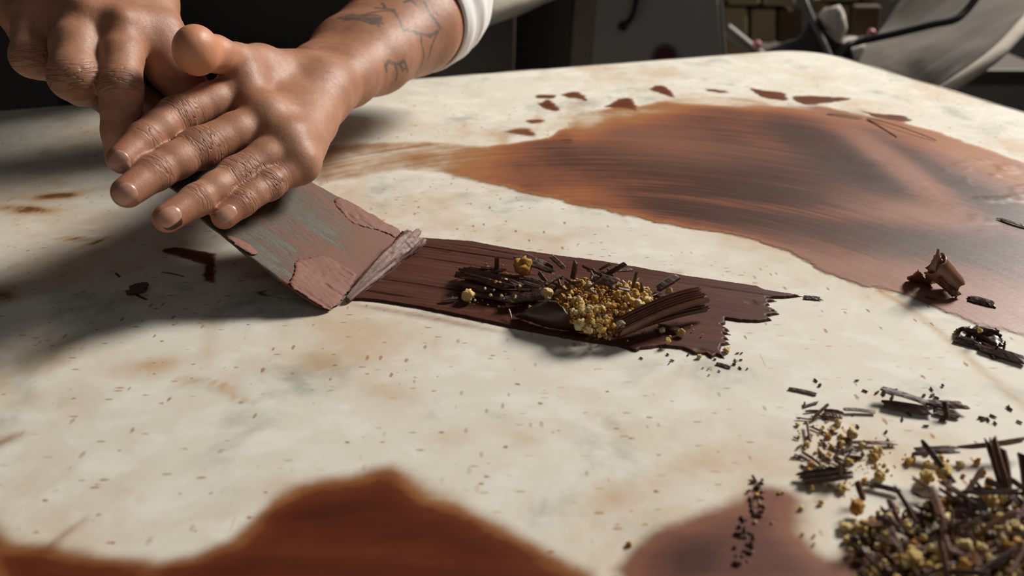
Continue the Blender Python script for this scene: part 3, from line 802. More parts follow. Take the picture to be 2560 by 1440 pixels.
# ------------------------------------------------------------------ the person: one skin surface grown from a distance field
def d_cone(p, a, b, ra, rb):
    ab = b - a
    t = np.clip(((p - a) @ ab) / (ab @ ab), 0, 1)
    return np.linalg.norm(p - a - t[:, None] * ab, axis=1) - (ra + (rb - ra) * t)
def d_ell(p, c, axes, radii):  # ellipsoid with orthonormal axes as rows
    q = (p - c) @ np.asarray(axes).T / radii
    k = np.linalg.norm(q, axis=1)
    return (k - 1) * min(radii) * np.where(k < 1, 1.0, 1.0) if min(radii) == max(radii) else (k - 1) * k / np.maximum(np.linalg.norm(q / radii, axis=1), 1e-9)
def smin(a, b, k):
    h = np.clip(0.5 + 0.5 * (b - a) / k, 0, 1)
    return b + (a - b) * h - k * h * (1 - h)
def chain(p, pts, rs, k):
    d = None
    for i in range(len(pts) - 1):
        c = d_cone(p, pts[i], pts[i + 1], rs[i], rs[i + 1])
        d = c if d is None else smin(d, c, k)
    return d
def surface_nets(sdf, lo, hi, h, block=16):
    n = np.ceil((np.asarray(hi) - lo) / h).astype(int) + 1
    n = (np.ceil(n / block) * block).astype(int)
    Fv = np.full(n, 1.0, np.float32)
    nb = n // block
    bi = np.stack(np.meshgrid(*[np.arange(k) for k in nb], indexing='ij'), -1).reshape(-1, 3)
    cen = lo + (bi * block + (block - 1) / 2) * h
    act = np.abs(sdf(cen)) < block * h * 0.95 + 0.004
    off = np.stack(np.meshgrid(*[np.arange(block)] * 3, indexing='ij'), -1).reshape(-1, 3)
    sg = sdf(cen) < 0
    for b, a, neg in zip(bi, act, sg):
        o = b * block
        sl = tuple(slice(o[k], o[k] + block) for k in range(3))
        if not a:
            if neg: Fv[sl] = -1.0
    ab = bi[act]
    for s in range(0, len(ab), 60):
        bb = ab[s:s + 60]
        pts = (lo + (bb[:, None, :] * block + off[None]) * h).reshape(-1, 3)
        d = sdf(pts).reshape(len(bb), block, block, block)
        for b, dd in zip(bb, d):
            o = b * block
            Fv[o[0]:o[0] + block, o[1]:o[1] + block, o[2]:o[2] + block] = dd
    ins = Fv < 0
    cs = [(i, j, k) for i in (0, 1) for j in (0, 1) for k in (0, 1)]
    sh = tuple(k - 1 for k in n)
    cnt = np.zeros(sh, np.int8)
    for (i, j, k) in cs: cnt += ins[i:i + sh[0], j:j + sh[1], k:k + sh[2]]
    cells = np.argwhere((cnt > 0) & (cnt < 8))
    vid = np.full(sh, -1, np.int64)
    vid[tuple(cells.T)] = np.arange(len(cells))
    val = {c: Fv[cells[:, 0] + c[0], cells[:, 1] + c[1], cells[:, 2] + c[2]] for c in cs}
    acc, num = np.zeros((len(cells), 3)), np.zeros(len(cells))
    for c in cs:
        for ax in range(3):
            if c[ax]: continue
            e = list(c); e[ax] = 1; e = tuple(e)
            a, b = val[c], val[e]
            x = (a < 0) != (b < 0)
            t = np.where(x, a / np.where(x, a - b, 1), 0)
            q = np.tile(np.array(c, float), (len(cells), 1)); q[:, ax] = t
            acc[x] += q[x]; num[x] += 1
    verts = lo + (cells + acc / num[:, None]) * h
    faces = []
    for ax in range(3):
        a1, a2 = (ax + 1) % 3, (ax + 2) % 3
        m0 = [slice(None)] * 3; m1 = [slice(None)] * 3
        m0[ax] = slice(0, -1); m1[ax] = slice(1, None)
        x = np.argwhere(ins[tuple(m0)] != ins[tuple(m1)])
        ok = (x[:, a1] > 0) & (x[:, a2] > 0) & (x[:, a1] < sh[a1]) & (x[:, a2] < sh[a2])
        x = x[ok]
        flip = ins[tuple(x.T)]
        def cell(d1, d2):
            y = x.copy(); y[:, a1] -= d1; y[:, a2] -= d2
            return vid[tuple(y.T)]
        q = np.stack([cell(1, 1), cell(0, 1), cell(0, 0), cell(1, 0)], 1)
        q[~flip] = q[~flip][:, ::-1]
        faces.append(q)
    return verts, np.concatenate(faces)
def gradient(sdf, p, e=0.0004):
    g = np.stack([sdf(p + np.eye(3)[k] * e) - sdf(p - np.eye(3)[k] * e) for k in range(3)], 1)
    return nrm(g)
def hit(sdf, x, y, t0=0.36, t1=0.9):
    """first point of the surface on the line of sight through x, y of the photograph"""
    r = ray(x, y); L = np.linalg.norm(r); t = t0
    for _ in range(200):
        d = float(sdf((CAM + r * t)[None])[0])
        if d < 0.0001: return CAM + r * t
        t += max(d, 0.0002) / L * 0.9
        if t > t1: return None
    return CAM + r * t

def R(px_r, d): return px_r * d / FPX
def J(*rows):                   # joints given as x, y, depth, radius in photograph pixels
    return [P(x, y, d) for x, y, d, r in rows], [R(r, d) for x, y, d, r in rows]

# --- left hand (on the right in the photograph), lying over the blade
L_FING = dict(
    index=J((622, 214, .505, 46), (528, 254, .482, 45), (440, 291, .462, 46.5), (400, 318, .450, 42), (358, 350, .440, 42), (306, 398, .426, 37)),
    middle=J((690, 290, .499, 48), (590, 330, .474, 47), (497, 371, .455, 50), (440, 402, .443, 44), (388, 431, .432, 43.5), (318, 481, .417, 39)),
    ring=J((742, 345, .494, 44), (665, 392, .472, 43), (590, 438, .457, 44), (540, 470, .444, 38), (492, 500, .433, 38.5), (418, 546, .418, 36)),
    little=J((752, 408, .488, 38), (715, 434, .476, 36), (670, 462, .464, 38), (635, 484, .455, 32), (606, 506, .449, 33), (560, 542, .440, 31.5)))
L_WR = P(770, 226, .565)
L_THUMB = J((742, 190, .560, 55), (650, 172, .528, 52), (592, 152, .497, 37), (540, 135, .472, 48))
TH_C = P(491, 126, .452)
L_FORE = [P(770, 226, .562), P(830, 190, .60), P(905, 140, .645), P(1010, 66, .705), P(1060, 20, .735)]
def left_axes(pts):
    a = nrm(pts[-1] - pts[0])
    return a
fa = nrm(L_FORE[3] - L_FORE[0])
fside = nrm(np.cross(fa, (0, 0, 1)))                  # across the forearm, level
fup = np.cross(fside, fa)
view = nrm(CAM - P(500, 360, .46))
def finger_d(p, f): return chain(p, f[0], f[1], 0.004)
cam_x = np.array([1.0, 0, 0]); cam_y = np.array([0, SP, CP]); cam_z = np.array([0, CP, -SP])
def left_base(p):
    d = None
    wr = {'index': fside * -0.012, 'middle': fside * -0.004, 'ring': fside * 0.005, 'little': fside * 0.013}
    # the side the index is on, seen from the wrist
    s = np.sign((L_FING['index'][0][0] - L_FING['little'][0][0]) @ fside)
    off = {'index': 0.013, 'middle': 0.0045, 'ring': -0.0045, 'little': -0.013}
    for n, f in L_FING.items():
        w = L_WR + fside * s * off[n]
        c = d_cone(p, w, f[0][0] - cam_y * 0.0015, 0.0130, f[1][0] * 0.90)
        d = c if d is None else smin(d, c, 0.019)
    # knuckle heads
    for (x, y, dd, r) in ((612, 203, .496, 30), (676, 283, .486, 31), (733, 340, .481, 28), (756, 398, .480, 26)):
        d = smin(d, d_cone(p, P(x, y, dd), P(x + 5, y - 3, dd + .004), R(r, dd), R(r, dd)), 0.009)
    web = [P(600, 222, .496), P(656, 300, .487), P(708, 358, .482), P(738, 412, .482)]
    for a, b in zip(web[:-1], web[1:]): d = smin(d, d_cone(p, a, b, R(40, .49), R(37, .49)), 0.010)
    # palm below and the thumb root
    pc = (L_FING['middle'][0][0] + L_FING['ring'][0][0]) / 2 * 0.5 + L_WR * 0.5
    d = smin(d, d_cone(p, pc - np.array([0, 0, 0.012]), L_WR - np.array([0, 0, .006]), 0.019, 0.017), 0.012)
    d = smin(d, chain(p, L_THUMB[0][:3], L_THUMB[1][:3], 0.006), 0.012)
    # forearm: two bones at the wrist swelling into the muscle
    for sg, rr in ((1, (0.0185, 0.0195, 0.027, 0.038, 0.040)), (-1, (0.0185, 0.020, 0.028, 0.038, 0.040))):
        q = [c + fside * sg * w for c, w in zip(L_FORE, (0.0115, 0.0125, 0.012, 0.010, 0.008))]
        d = smin(d, chain(p, q, rr, 0.01), 0.014)
    return d
TH_AX = np.stack([nrm(np.array([1, 0, 0]) - 0.25 * cam_y), nrm(cam_y + 0.25 * np.array([1, 0, 0])), cam_z])
def thumb_tip(p):
    d = chain(p, L_THUMB[0][1:], L_THUMB[1][1:], 0.005)
    return smin(d, d_ell(p, TH_C, TH_AX, (R(54, .452), R(62, .452), 0.0165)), 0.008)
def left_sdf(p, parts=False):
    base = left_base(p)
    fs = {n: finger_d(p, f) for n, f in L_FING.items()}
    th = thumb_tip(p)
    d = smin(base, th, 0.006)
    for n, f in fs.items():
        d = smin(d, smin(base, f, 0.007), 0.0020)
    if parts: return d, base, fs, th
    return d

# --- right hand (on the left), hanging over the handle with the index along it
R_FING = dict(
    index=J((305, 62, .478, 58), (303, 140, .458, 51), (302, 222, .446, 50.5), (303, 275, .447, 45), (303, 328, .450, 44), (302, 395, .456, 37)),
    middle=J((208, 30, .475, 62), (190, 115, .453, 58), (186, 192, .442, 59), (205, 212, .460, 50), (230, 216, .480, 44), (252, 206, .494, 38)),
    ring=J((112, 10, .482, 56), (88, 88, .468, 50), (82, 142, .458, 50), (100, 152, .472, 44), (125, 158, .488, 42), (150, 146, .500, 38)),
    little=J((40, -20, .498, 52), (42, 36, .492, 42), (66, 86, .496, 36), (85, 110, .505, 36), (105, 108, .515, 33)))
R_WR = P(150, -300, .56)
R_THUMB = J((300, -190, .54, 70), (372, 0, .505, 62), (398, 90, .490, 54), (434, 172, .488, 55), (470, 225, .492, 50), (505, 275, .503, 42))
R_FORE = [R_WR, P(110, -420, .60), P(40, -620, .68)]
rfa = nrm(R_FORE[-1] - R_FORE[0]); rfs = nrm(np.cross(rfa, view))
def right_base(p):
    d = None
    for n, o in (('index', 0.014), ('middle', 0.005), ('ring', -0.005), ('little', -0.014)):
        f = R_FING[n]
        s = np.sign((R_FING['index'][0][0] - R_FING['little'][0][0]) @ rfs)
        c = d_cone(p, R_WR + rfs * s * o, f[0][0], 0.0150, f[1][0] * 0.93)
        d = c if d is None else smin(d, c, 0.019)
    for (x, y, dd, r) in ((302, 70, .462, 34), (212, 45, .458, 34), (116, 25, .468, 30)):
        d = smin(d, d_cone(p, P(x, y, dd), P(x, y - 14, dd), R(r, dd), R(r, dd)), 0.010)
    web = [P(306, 92, .474), P(205, 66, .470), P(100, 46, .478), P(46, 10, .492)]
    for a, b in zip(web[:-1], web[1:]): d = smin(d, d_cone(p, a, b, R(52, .474), R(50, .474)), 0.010)
    d = smin(d, chain(p, R_THUMB[0][:4], R_THUMB[1][:4], 0.006), 0.016)
    for sg in (1, -1):
        q = [c + rfs * sg * w for c, w in zip(R_FORE, (0.011, 0.012, 0.011))]
        d = smin(d, chain(p, q, (0.021, 0.024, 0.036), 0.01), 0.014)
    return d
def right_sdf(p, parts=False):
    base = right_base(p)
    fs = {n: finger_d(p, f) for n, f in R_FING.items()}
    th = chain(p, R_THUMB[0][2:], R_THUMB[1][2:], 0.005)
    d = smin(base, th, 0.007)
    for n, f in fs.items():
        d = smin(d, smin(base, f, 0.008), 0.0022)
    if parts: return d, base, fs, th
    return d

# --- what the skin needs to know at each vertex
def skin_attrs(v, sdf, fings, joints=(2, 4)):
    d, base, fs, th = sdf(v, True)
    kn = np.zeros(len(v)); kc = np.zeros((len(v), 3)); rosy = np.zeros(len(v))
    for n, f in fings.items():
        mine = smooth(0.004, 0.0005, fs[n] - d) * smooth(-0.002, 0.004, base - fs[n])
        for j in joints:
            if j >= len(f[0]) - 1: continue
            c = f[0][j]
            ax = nrm(f[0][j + 1] - f[0][j - 1])
            dor = nrm((CAM - c) - ((CAM - c) @ ax) * ax)
            lat = np.cross(ax, dor)
            u, w, l = (v - c) @ ax, (v - c) @ dor, (v - c) @ lat
            L = 0.0072 if j == 2 else 0.0038
            k = np.exp(-(u / L) ** 2) * smooth(-0.1, 0.55, w / f[1][j]) * mine * (1.0 if j == 2 else 0.55)
            big = k > kn
            kn = np.where(big, k, kn)
            kc = np.where(big[:, None], np.stack([u, l, np.full(len(v), hash_name(n) + j)], 1), kc)
        tip = f[0][-1]
        rosy = np.maximum(rosy, smooth(0.019, 0.006, np.linalg.norm(v - tip, axis=1)) * mine)
    return kn, kc, rosy
def hash_name(n): return sum(ord(c) for c in n) * 0.013
HL = 0.00105
lv, lf = surface_nets(left_sdf, np.minimum.reduce([f[0][-1] for f in L_FING.values()] + [L_FORE[0]]) - 0.055, np.maximum.reduce([f[0][-1] for f in L_FING.values()] + L_FORE + [TH_C]) + np.array([0.06, 0.03, 0.055]), HL)
lk, lc, lr = skin_attrs(lv, left_sdf, L_FING)
lpal = smooth(0.0005, 0.0035, left_base(lv) - thumb_tip(lv)) * smooth(0.030, 0.014, np.linalg.norm(lv - TH_C, axis=1))
rv, rf = surface_nets(right_sdf, np.minimum.reduce([f[0][-1] for f in R_FING.values()] + [f[0][0] for f in R_FING.values()] + R_FORE) - 0.05, np.maximum.reduce([f[0][-1] for f in R_FING.values()] + R_FORE + R_THUMB[0]) + 0.05, 0.0012)
rk, rc, rr_ = skin_attrs(rv, right_sdf, R_FING, (2,))
# tattoo: lines drawn on the skin of the forearm, in photograph pixels, put onto the surface
INK = [[(870, 46), (900, 45), (940, 51)], [(908, 44), (946, 57)], [(846, 44), (880, 36), (905, 42), (930, 36), (952, 40), (950, 58), (930, 60), (905, 50), (870, 48), (846, 44)], [(930, 52), (942, 58), (948, 46), (936, 42)], [(905, 38), (935, 30), (968, 26), (985, 28), (1000, 52), (1008, 78), (1018, 74), (1050, 84), (1075, 90)],
       [(955, 8), (965, 22)], [(940, 20), (985, 24)], [(1060, 6), (1072, 30), (1088, 50), (1100, 70)], [(1075, 90), (1095, 78), (1085, 100), (1078, 120), (1068, 150)], [(1052, 88), (1054, 110), (1060, 140), (1050, 170)],
       [(966, 178), (962, 165), (972, 153), (985, 158), (998, 160), (1010, 152), (1016, 166), (1020, 180)], [(985, 158), (992, 175), (990, 200)], [(1000, 162), (1008, 176), (1014, 170)], [(1010, 6), (1025, 0), (1040, 12)]]
ink = np.full(len(lv), 9.0)
for li, line in enumerate(INK):
    wm = 3.0 if li < 2 else 1.0
    pts = [hit(left_sdf, *q) for q in line]
    pts = [q for q in pts if q is not None and q[1] > 0.50]
    for a, b in zip(pts[:-1], pts[1:]):
        if np.linalg.norm(a - b) < 0.05: ink = np.minimum(ink, seg_dist(lv, a, b) / wm)
ink = smooth(0.0021, 0.0006, ink + 0.0005 * vnoise(lv[:, 0] * 400, lv[:, 1] * 400, 5))
# smear of chocolate on the ring finger's nail side
cp = [hit(left_sdf, *q) for q in ((424, 566), (436, 562), (447, 556))]
chd = np.min([np.linalg.norm(lv - c, axis=1) for c in cp if c is not None], axis=0)
choc = smooth(0.0042, 0.0018, chd + 0.0008 * vnoise(lv[:, 0] * 500, lv[:, 2] * 500, 3))
cs_ = [hit(left_sdf, *q) for q in ((456, 300), (443, 302))]
sore = smooth(0.0028, 0.0008, np.min([np.linalg.norm(lv - c, axis=1) for c in cs_ if c is not None], axis=0))

# --- trunk, upper arms, neck and head, seen by nobody in the photograph but there
S_L, S_R = np.array([-0.14, 0.845, TZ + 0.42]), np.array([-0.57, 0.86, TZ + 0.42])
E_L, E_R = L_FORE[-1], R_FORE[-1]
E_R2 = E_R + np.array([-0.02, 0.05, 0.03])
HEAD = np.array([-0.36, 0.74, TZ + 0.68])
def trunk_sdf(p):
    d = chain(p, [L_FORE[3], E_L], [0.034, 0.038], 0.01)
    d = smin(d, d_cone(p, E_L, S_L, 0.041, 0.055), 0.02)
    d = smin(d, chain(p, [R_FORE[1], E_R, E_R2], [0.030, 0.038, 0.040], 0.01), 0.02)
    d = smin(d, d_cone(p, E_R2, S_R, 0.041, 0.055), 0.02)
    q = p.copy(); q[:, 0] = (q[:, 0] + 0.36) * 0.62
    cyl = chain(q, [np.array([0, 1.06, TZ - 0.35]), np.array([0, 1.05, TZ]), np.array([0, 0.87, TZ + 0.36])], [0.115, 0.115, 0.10], 0.03)
    d = smin(d, cyl, 0.05)
    d = smin(d, d_cone(p, np.array([-0.36, 0.84, TZ + 0.42]), HEAD - np.array([0, 0, 0.06]), 0.062, 0.055), 0.03)
    d = smin(d, d_ell(p, HEAD, np.eye(3), (0.075, 0.095, 0.105)), 0.02)
    d = smin(d, d_ell(p, HEAD + np.array([0, -0.045, -0.06]), np.eye(3), (0.052, 0.05, 0.055)), 0.03)
    d = smin(d, d_cone(p, HEAD + np.array([0, -0.092, 0.0]), HEAD + np.array([0, -0.112, -0.035]), 0.008, 0.013), 0.012)
    for s in (-1, 1):
        d = smin(d, d_ell(p, HEAD + np.array([s * 0.077, 0.005, -0.01]), np.eye(3), (0.010, 0.018, 0.030)), 0.008)
        d = smin(d, d_cone(p, np.array([-0.36 + s * 0.08, 1.06, TZ - 0.28]), np.array([-0.36 + s * 0.10, 1.06, 0.05]), 0.082, 0.05), 0.04)
    return d
uv_, uf = surface_nets(trunk_sdf, np.array([-0.80, 0.55, 0.0]), np.array([0.12, 1.30, TZ + 0.86]), 0.011, 8)
keep_u = np.ones(len(uv_), bool)
nL, nR, nU = len(lv), len(rv), len(uv_)
z = np.zeros
person = props(empty('person', (-0.36, 1.06, 0.0)), 'person in white shirt and black apron leaning over marble, hands on scraper', 'person')
body = mesh_obj('body', np.concatenate([lv, rv, uv_]), np.concatenate([lf, rf + nL, uf + nL + nR]), M['skin'], attrs={
    'knuckle': np.concatenate([lk, rk * 0.9, z(nU)]), 'wrinkle_co': np.concatenate([lc, rc, z((nU, 3))]), 'rosy': np.concatenate([np.maximum(lr, sore), rr_, z(nU)]),
    'palmar': np.concatenate([lpal, z(nR), z(nU)]), 'ink': np.concatenate([ink, z(nR), z(nU)]), 'choc': np.concatenate([choc, z(nR), z(nU)])})
adopt(body, person)

# --- fingernails
def nail(cx, cy, f, wid, length, flip=1):
    c = hit(left_sdf, cx, cy)
    ax = nrm(f[0][-1] - f[0][-2])
    n = gradient(left_sdf, c[None])[0]
    ax = nrm(ax - (ax @ n) * n)
    la = np.cross(n, ax)
    nu, nv = 15, 13
    vs = []
    for i in range(nu):
        for j in range(nv):
            a, b = 2 * i / (nu - 1) - 1, 2 * j / (nv - 1) - 1
            wv = (1 - 0.06 * max(0, -a)) * (1 - max(0, abs(a) - 0.65) ** 2 * 1.2)
            endc = (1 - 0.13 * b * b) if a > 0 else (1 - 0.20 * b * b)
            vs.append(c + ax * a * length / 2 * endc + la * b * wid / 2 * wv)
    vs = np.array(vs)
    for _ in range(4):
        g = gradient(left_sdf, vs)
        vs = vs - g * left_sdf(vs)[:, None]
    b = np.tile(2 * np.arange(nv) / (nv - 1) - 1, nu); a = np.repeat(2 * np.arange(nu) / (nu - 1) - 1, nv)
    rise = 0.00032 - 0.0005 * np.maximum(np.abs(b), np.maximum(-a, 0)) ** 10 + 0.0004 * np.maximum(a, 0) ** 2
    vs = vs + gradient(left_sdf, vs) * rise[:, None]
    o = mesh_obj('fingernail', vs, [tuple(q) for q in grid_faces(nu, nv)], M['nail'])
    bm = bmesh.new(); bm.from_mesh(o.data); bmesh.ops.recalc_face_normals(bm, faces=bm.faces)
    if sum((fc.normal.dot(Vector(n)) for fc in bm.faces)) < 0: bmesh.ops.reverse_faces(bm, faces=bm.faces)
    bm.to_mesh(o.data); bm.free()
    return adopt(o, person)
nail(295, 401, L_FING['index'], 0.0116, 0.0145)
nail(313, 485, L_FING['middle'], 0.0140, 0.0155)
nail(424, 541, L_FING['ring'], 0.0128, 0.0150)
nail(568, 534, L_FING['little'], 0.0105, 0.0125)

# --- sleeve, shirt and apron
def loft(name, centers, frames, ru, rv, mat, sides=48, fold=None, parent=person, thick=0.002, label=None):
    vs = []
    for i, (c, (u, w)) in enumerate(zip(centers, frames)):
        for k in range(sides):
            a = 2 * math.pi * k / sides
            q = 1 + (fold(i, a) if fold else 0)
            vs.append(np.asarray(c) + (np.asarray(u) * math.cos(a) * ru[i] + np.asarray(w) * math.sin(a) * rv[i]) * q)
    o = mesh_obj(name, vs, [tuple(q) for q in grid_faces(len(centers), sides, True)], mat)
    so = o.modifiers.new('thickness', 'SOLIDIFY'); so.thickness = thick; so.offset = 1
    adopt(o, parent)
    if label: props(o, label)
    return o
def arm_sleeve(path, radii, parent, n=40):
    c = catmull(path, n)
    r = np.interp(np.linspace(0, 1, n), np.linspace(0, 1, len(radii)), radii)
    t = nrm(np.gradient(c, axis=0))
    u = nrm(np.cross(t, nrm(np.array([0.3, -1.0, 0.4])))); w = np.cross(t, u)
    fold = lambda i, a: 0.045 * math.sin(i * 1.05 + 1.3 * math.sin(a)) * (1 - 0.55 * math.cos(a + 0.5)) * 0.6 + 0.03 * vnoise(np.array([i * 0.55]), np.array([math.cos(a) * 1.5 + math.sin(a) * 2.2]), 88)[0] * min(1, i / 3)
    return loft('sleeve', c, list(zip(u, w)), r, r, M['shirt'], 56, fold, parent)
arm_sleeve([P(1035, 50, .712), P(1062, 22, .733), P(1078, -30, .75), E_L * 0.72 + S_L * 0.28, E_L * 0.4 + S_L * 0.6, S_L], [0.0475, 0.0525, 0.056, 0.058, 0.064, 0.074], person)
arm_sleeve([R_FORE[1] * 0.25 + E_R * 0.75, E_R, E_R2, E_R2 * 0.5 + S_R * 0.5, S_R], [0.046, 0.050, 0.055, 0.06, 0.074], person)
tc = [(-0.36, 1.065, TZ - 0.42), (-0.36, 1.06, TZ - 0.2), (-0.36, 1.055, TZ), (-0.36, 0.985, TZ + 0.15), (-0.36, 0.905, TZ + 0.30), (-0.36, 0.855, TZ + 0.40), (-0.36, 0.835, TZ + 0.455), (-0.36, 0.83, TZ + 0.475)]
fx = [((1, 0, 0), (0, 1, 0))] * len(tc)
loft('shirt', tc, fx, [0.205, 0.200, 0.200, 0.206, 0.222, 0.205, 0.13, 0.075], [0.128, 0.126, 0.126, 0.128, 0.122, 0.108, 0.085, 0.07], M['shirt'], 64, lambda i, a: 0.012 * math.sin(5 * a + i), person)
# apron: a bib wrapped round the front of the trunk
def apron_mesh():
    vs, nz, na = [], 40, 40
    for i in range(nz):
        z0 = TZ - 0.60 + 0.98 * i / (nz - 1)
        half = 1.45 if z0 < TZ + 0.12 else 1.45 - 0.75 * min(1, (z0 - TZ - 0.12) / 0.2)
        cy = 1.055 - 0.20 * max(0.0, min(1.0, (z0 - TZ - 0.02) / 0.38))
        for j in range(na):
            a = -math.pi / 2 + half * (2 * j / (na - 1) - 1)
            q = 1 + 0.012 * math.sin(9 * a + 2.1 * z0 * 6) + 0.01 * math.sin(23 * z0)
            vs.append((-0.36 + 0.232 * q * math.cos(a), float(cy) + 0.148 * q * math.sin(a), z0))
    o = mesh_obj('apron', vs, [tuple(q) for q in grid_faces(nz, na)], M['apron'])
    so = o.modifiers.new('thickness', 'SOLIDIFY'); so.thickness = 0.003; so.offset = 1
    return adopt(o, person)
apron_mesh()
v, f = tube([(-0.29, 0.735, TZ + 0.35), (-0.29, 0.73, TZ + 0.42), (-0.295, 0.80, TZ + 0.49), (-0.36, 0.925, TZ + 0.49), (-0.425, 0.80, TZ + 0.49), (-0.43, 0.73, TZ + 0.42), (-0.43, 0.735, TZ + 0.35)], [0.008], 60, 8, (0, 1, 0.2), 0.4)
adopt(mesh_obj('apron_strap', v, f, M['apron']), person)
# hair cap
hv, hf = surface_nets(lambda p: np.maximum(d_ell(p, HEAD + np.array([0, 0.012, 0.015]), np.eye(3), (0.084, 0.098, 0.108)) + 0.003 * vnoise(p[:, 0] * 90, p[:, 2] * 60, 3), -(p[:, 2] - HEAD[2]) - 0.6 * (p[:, 1] - HEAD[1]) + 0.03 - 0.02), HEAD - 0.14, HEAD + 0.16, 0.006, 8)
adopt(mesh_obj('hair', hv, hf, M['apron']), person)
ev = HEAD + np.array([0, -0.085, 0.012])
for s in (-1, 1):
    bm = bmesh.new(); bmesh.ops.create_uvsphere(bm, u_segments=16, v_segments=10, radius=0.011)
    bmesh.ops.translate(bm, verts=bm.verts, vec=Vector(ev + np.array([s * 0.030, 0, 0])))
    adopt(bm_obj('eye', bm, M['shirt'], None, True), person)
v, f = tube([HEAD + np.array([-0.022, -0.088, -0.068]), HEAD + np.array([0, -0.096, -0.066]), HEAD + np.array([0.022, -0.088, -0.068])], [0.001, 0.006, 0.001], 16, 10)
adopt(mesh_obj('lips', v, f, M['red']), person)
# ------------------------------------------------------------------ behind the table
def prism(name, quad, depth, mat, Y, bev=0.004):
    """a slab whose front outline is seen at these photograph points in the upright plane Y"""
    pts = [V(x, y, Y) for x, y in quad]
    bm = bmesh.new()
    a = [bm.verts.new(tuple(p)) for p in pts]
    b = [bm.verts.new((p[0], p[1] + depth, p[2])) for p in pts]
    bm.faces.new(a); bm.faces.new(b[::-1])
    n = len(a)
    for i in range(n): bm.faces.new((a[i], b[i], b[(i + 1) % n], a[(i + 1) % n]))
    bmesh.ops.recalc_face_normals(bm, faces=bm.faces)
    if bev: bmesh.ops.bevel(bm, geom=list(bm.edges), offset=bev, segments=2, profile=0.5, affect='EDGES')
    return bm_obj(name, bm, mat)
YM = 1.62
mach = props(empty('machine_cabinet', (0.22, YM + 0.1, 0.0)), 'dark grey steel machine cabinet with red button behind the table', 'machine')
ZF = 1000  # photograph rows well below the table edge, hidden by it
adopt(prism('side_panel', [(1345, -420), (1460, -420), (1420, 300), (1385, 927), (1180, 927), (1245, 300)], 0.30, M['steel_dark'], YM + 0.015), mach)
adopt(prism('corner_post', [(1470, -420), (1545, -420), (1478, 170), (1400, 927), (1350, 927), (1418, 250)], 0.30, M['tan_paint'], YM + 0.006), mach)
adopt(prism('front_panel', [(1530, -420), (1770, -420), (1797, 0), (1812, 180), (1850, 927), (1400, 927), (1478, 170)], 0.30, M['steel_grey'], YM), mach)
bw = [V(x, y, YM - 0.004) for x, y in ((1796, -200), (1801, 0), (1812, 170), (1835, 560))]
v, f = tube(bw, [0.004, 0.004], 24, 8, (0, 1, 0)); adopt(mesh_obj('edge_strip', v, f, M['ring']), mach)
bc = V(1660, 140, YM)
def disc(c, r0, r1, d0, mat, name):
    v, f = tube([c + np.array([0, 0.01, 0]), c - np.array([0, d0, 0])], [r0, r1], 6, 32, (0, 0, 1))
    return adopt(mesh_obj(name, v, f, mat, smooth_shade=False), mach)
disc(bc, 0.026, 0.025, 0.006, M['ring'], 'button_ring'); rb = disc(bc, 0.021, 0.019, 0.016, M['red'], 'push_button')
props(rb, 'dark red round push button')
kb = V(1556, 64, YM); disc(kb, 0.010, 0.008, 0.012, M['black_metal'], 'knob')
v, f = tube([V(1600, -40, YM - 0.02), V(1580, 40, YM - 0.022), V(1556, 64, YM - 0.014)], [0.005, 0.005], 16, 8, (0, 1, 0)); adopt(mesh_obj('cable', v, f, M['black_metal']), mach)
props(prism('metal_crate', [(1120, 60), (1290, 30), (1262, 1022), (1060, 1022), (1085, 180)], 0.12, M['steel_dark'], 1.47, 0.006), 'dark brown metal crate standing between the white sleeve and the machine cabinet', 'crate')

def surf(name, rows, mat, nu=24, nv=40, thick=0.004, rough=0.0, seed=0):
    g = np.array([[np.asarray(q, float) for q in row] for row in rows])
    a = np.array([catmull(row, nv) for row in g])                    # along each row
    b = np.stack([catmull(a[:, j], nu) for j in range(nv)], 1)
    if rough:
        i, j = np.meshgrid(np.arange(nu) / nu, np.arange(nv) / nv, indexing='ij')
        b = b + (rough * fbm(i * 5, j * 5, seed, 3))[..., None] * np.array([0.4, 0.6, 0.7])
    o = mesh_obj(name, b.reshape(-1, 3), [tuple(q) for q in grid_faces(nu, nv)], mat)
    if thick:
        so = o.modifiers.new('thickness', 'SOLIDIFY'); so.thickness = thick; so.offset = 0
    return o
# pale canvas sling bulging down behind the sleeve
rows = [[P(920, 30, 1.42), P(1040, 84, 1.38), P(1160, 72, 1.36), P(1270, 44, 1.37), P(1400, -12, 1.38), P(1520, -94, 1.38)],
        [P(915, 20, 1.37), P(1040, 72, 1.33), P(1160, 60, 1.31), P(1270, 32, 1.32), P(1400, -24, 1.36), P(1525, -105, 1.40)],
        [P(905, -60, 1.37), P(1040, 0, 1.33), P(1160, 0, 1.31), P(1270, -30, 1.32), P(1400, -80, 1.36), P(1535, -150, 1.40)],
        [P(900, -220, 1.46), P(1040, -170, 1.43), P(1160, -170, 1.42), P(1270, -190, 1.43), P(1400, -230, 1.44), P(1540, -280, 1.42)],
        [P(900, -300, 1.62), P(1040, -260, 1.60), P(1160, -260, 1.58), P(1270, -280, 1.58), P(1400, -310, 1.50), P(1540, -350, 1.46)]]
rows = [[CAM + (q - CAM) * 0.90 for q in r] for r in rows]
sl = props(surf('canvas_sling', rows, M['canvas_pale'], 26, 40, 0.005, 0.012, 3), 'pale beige canvas sling hanging behind the white sleeve', 'canvas')
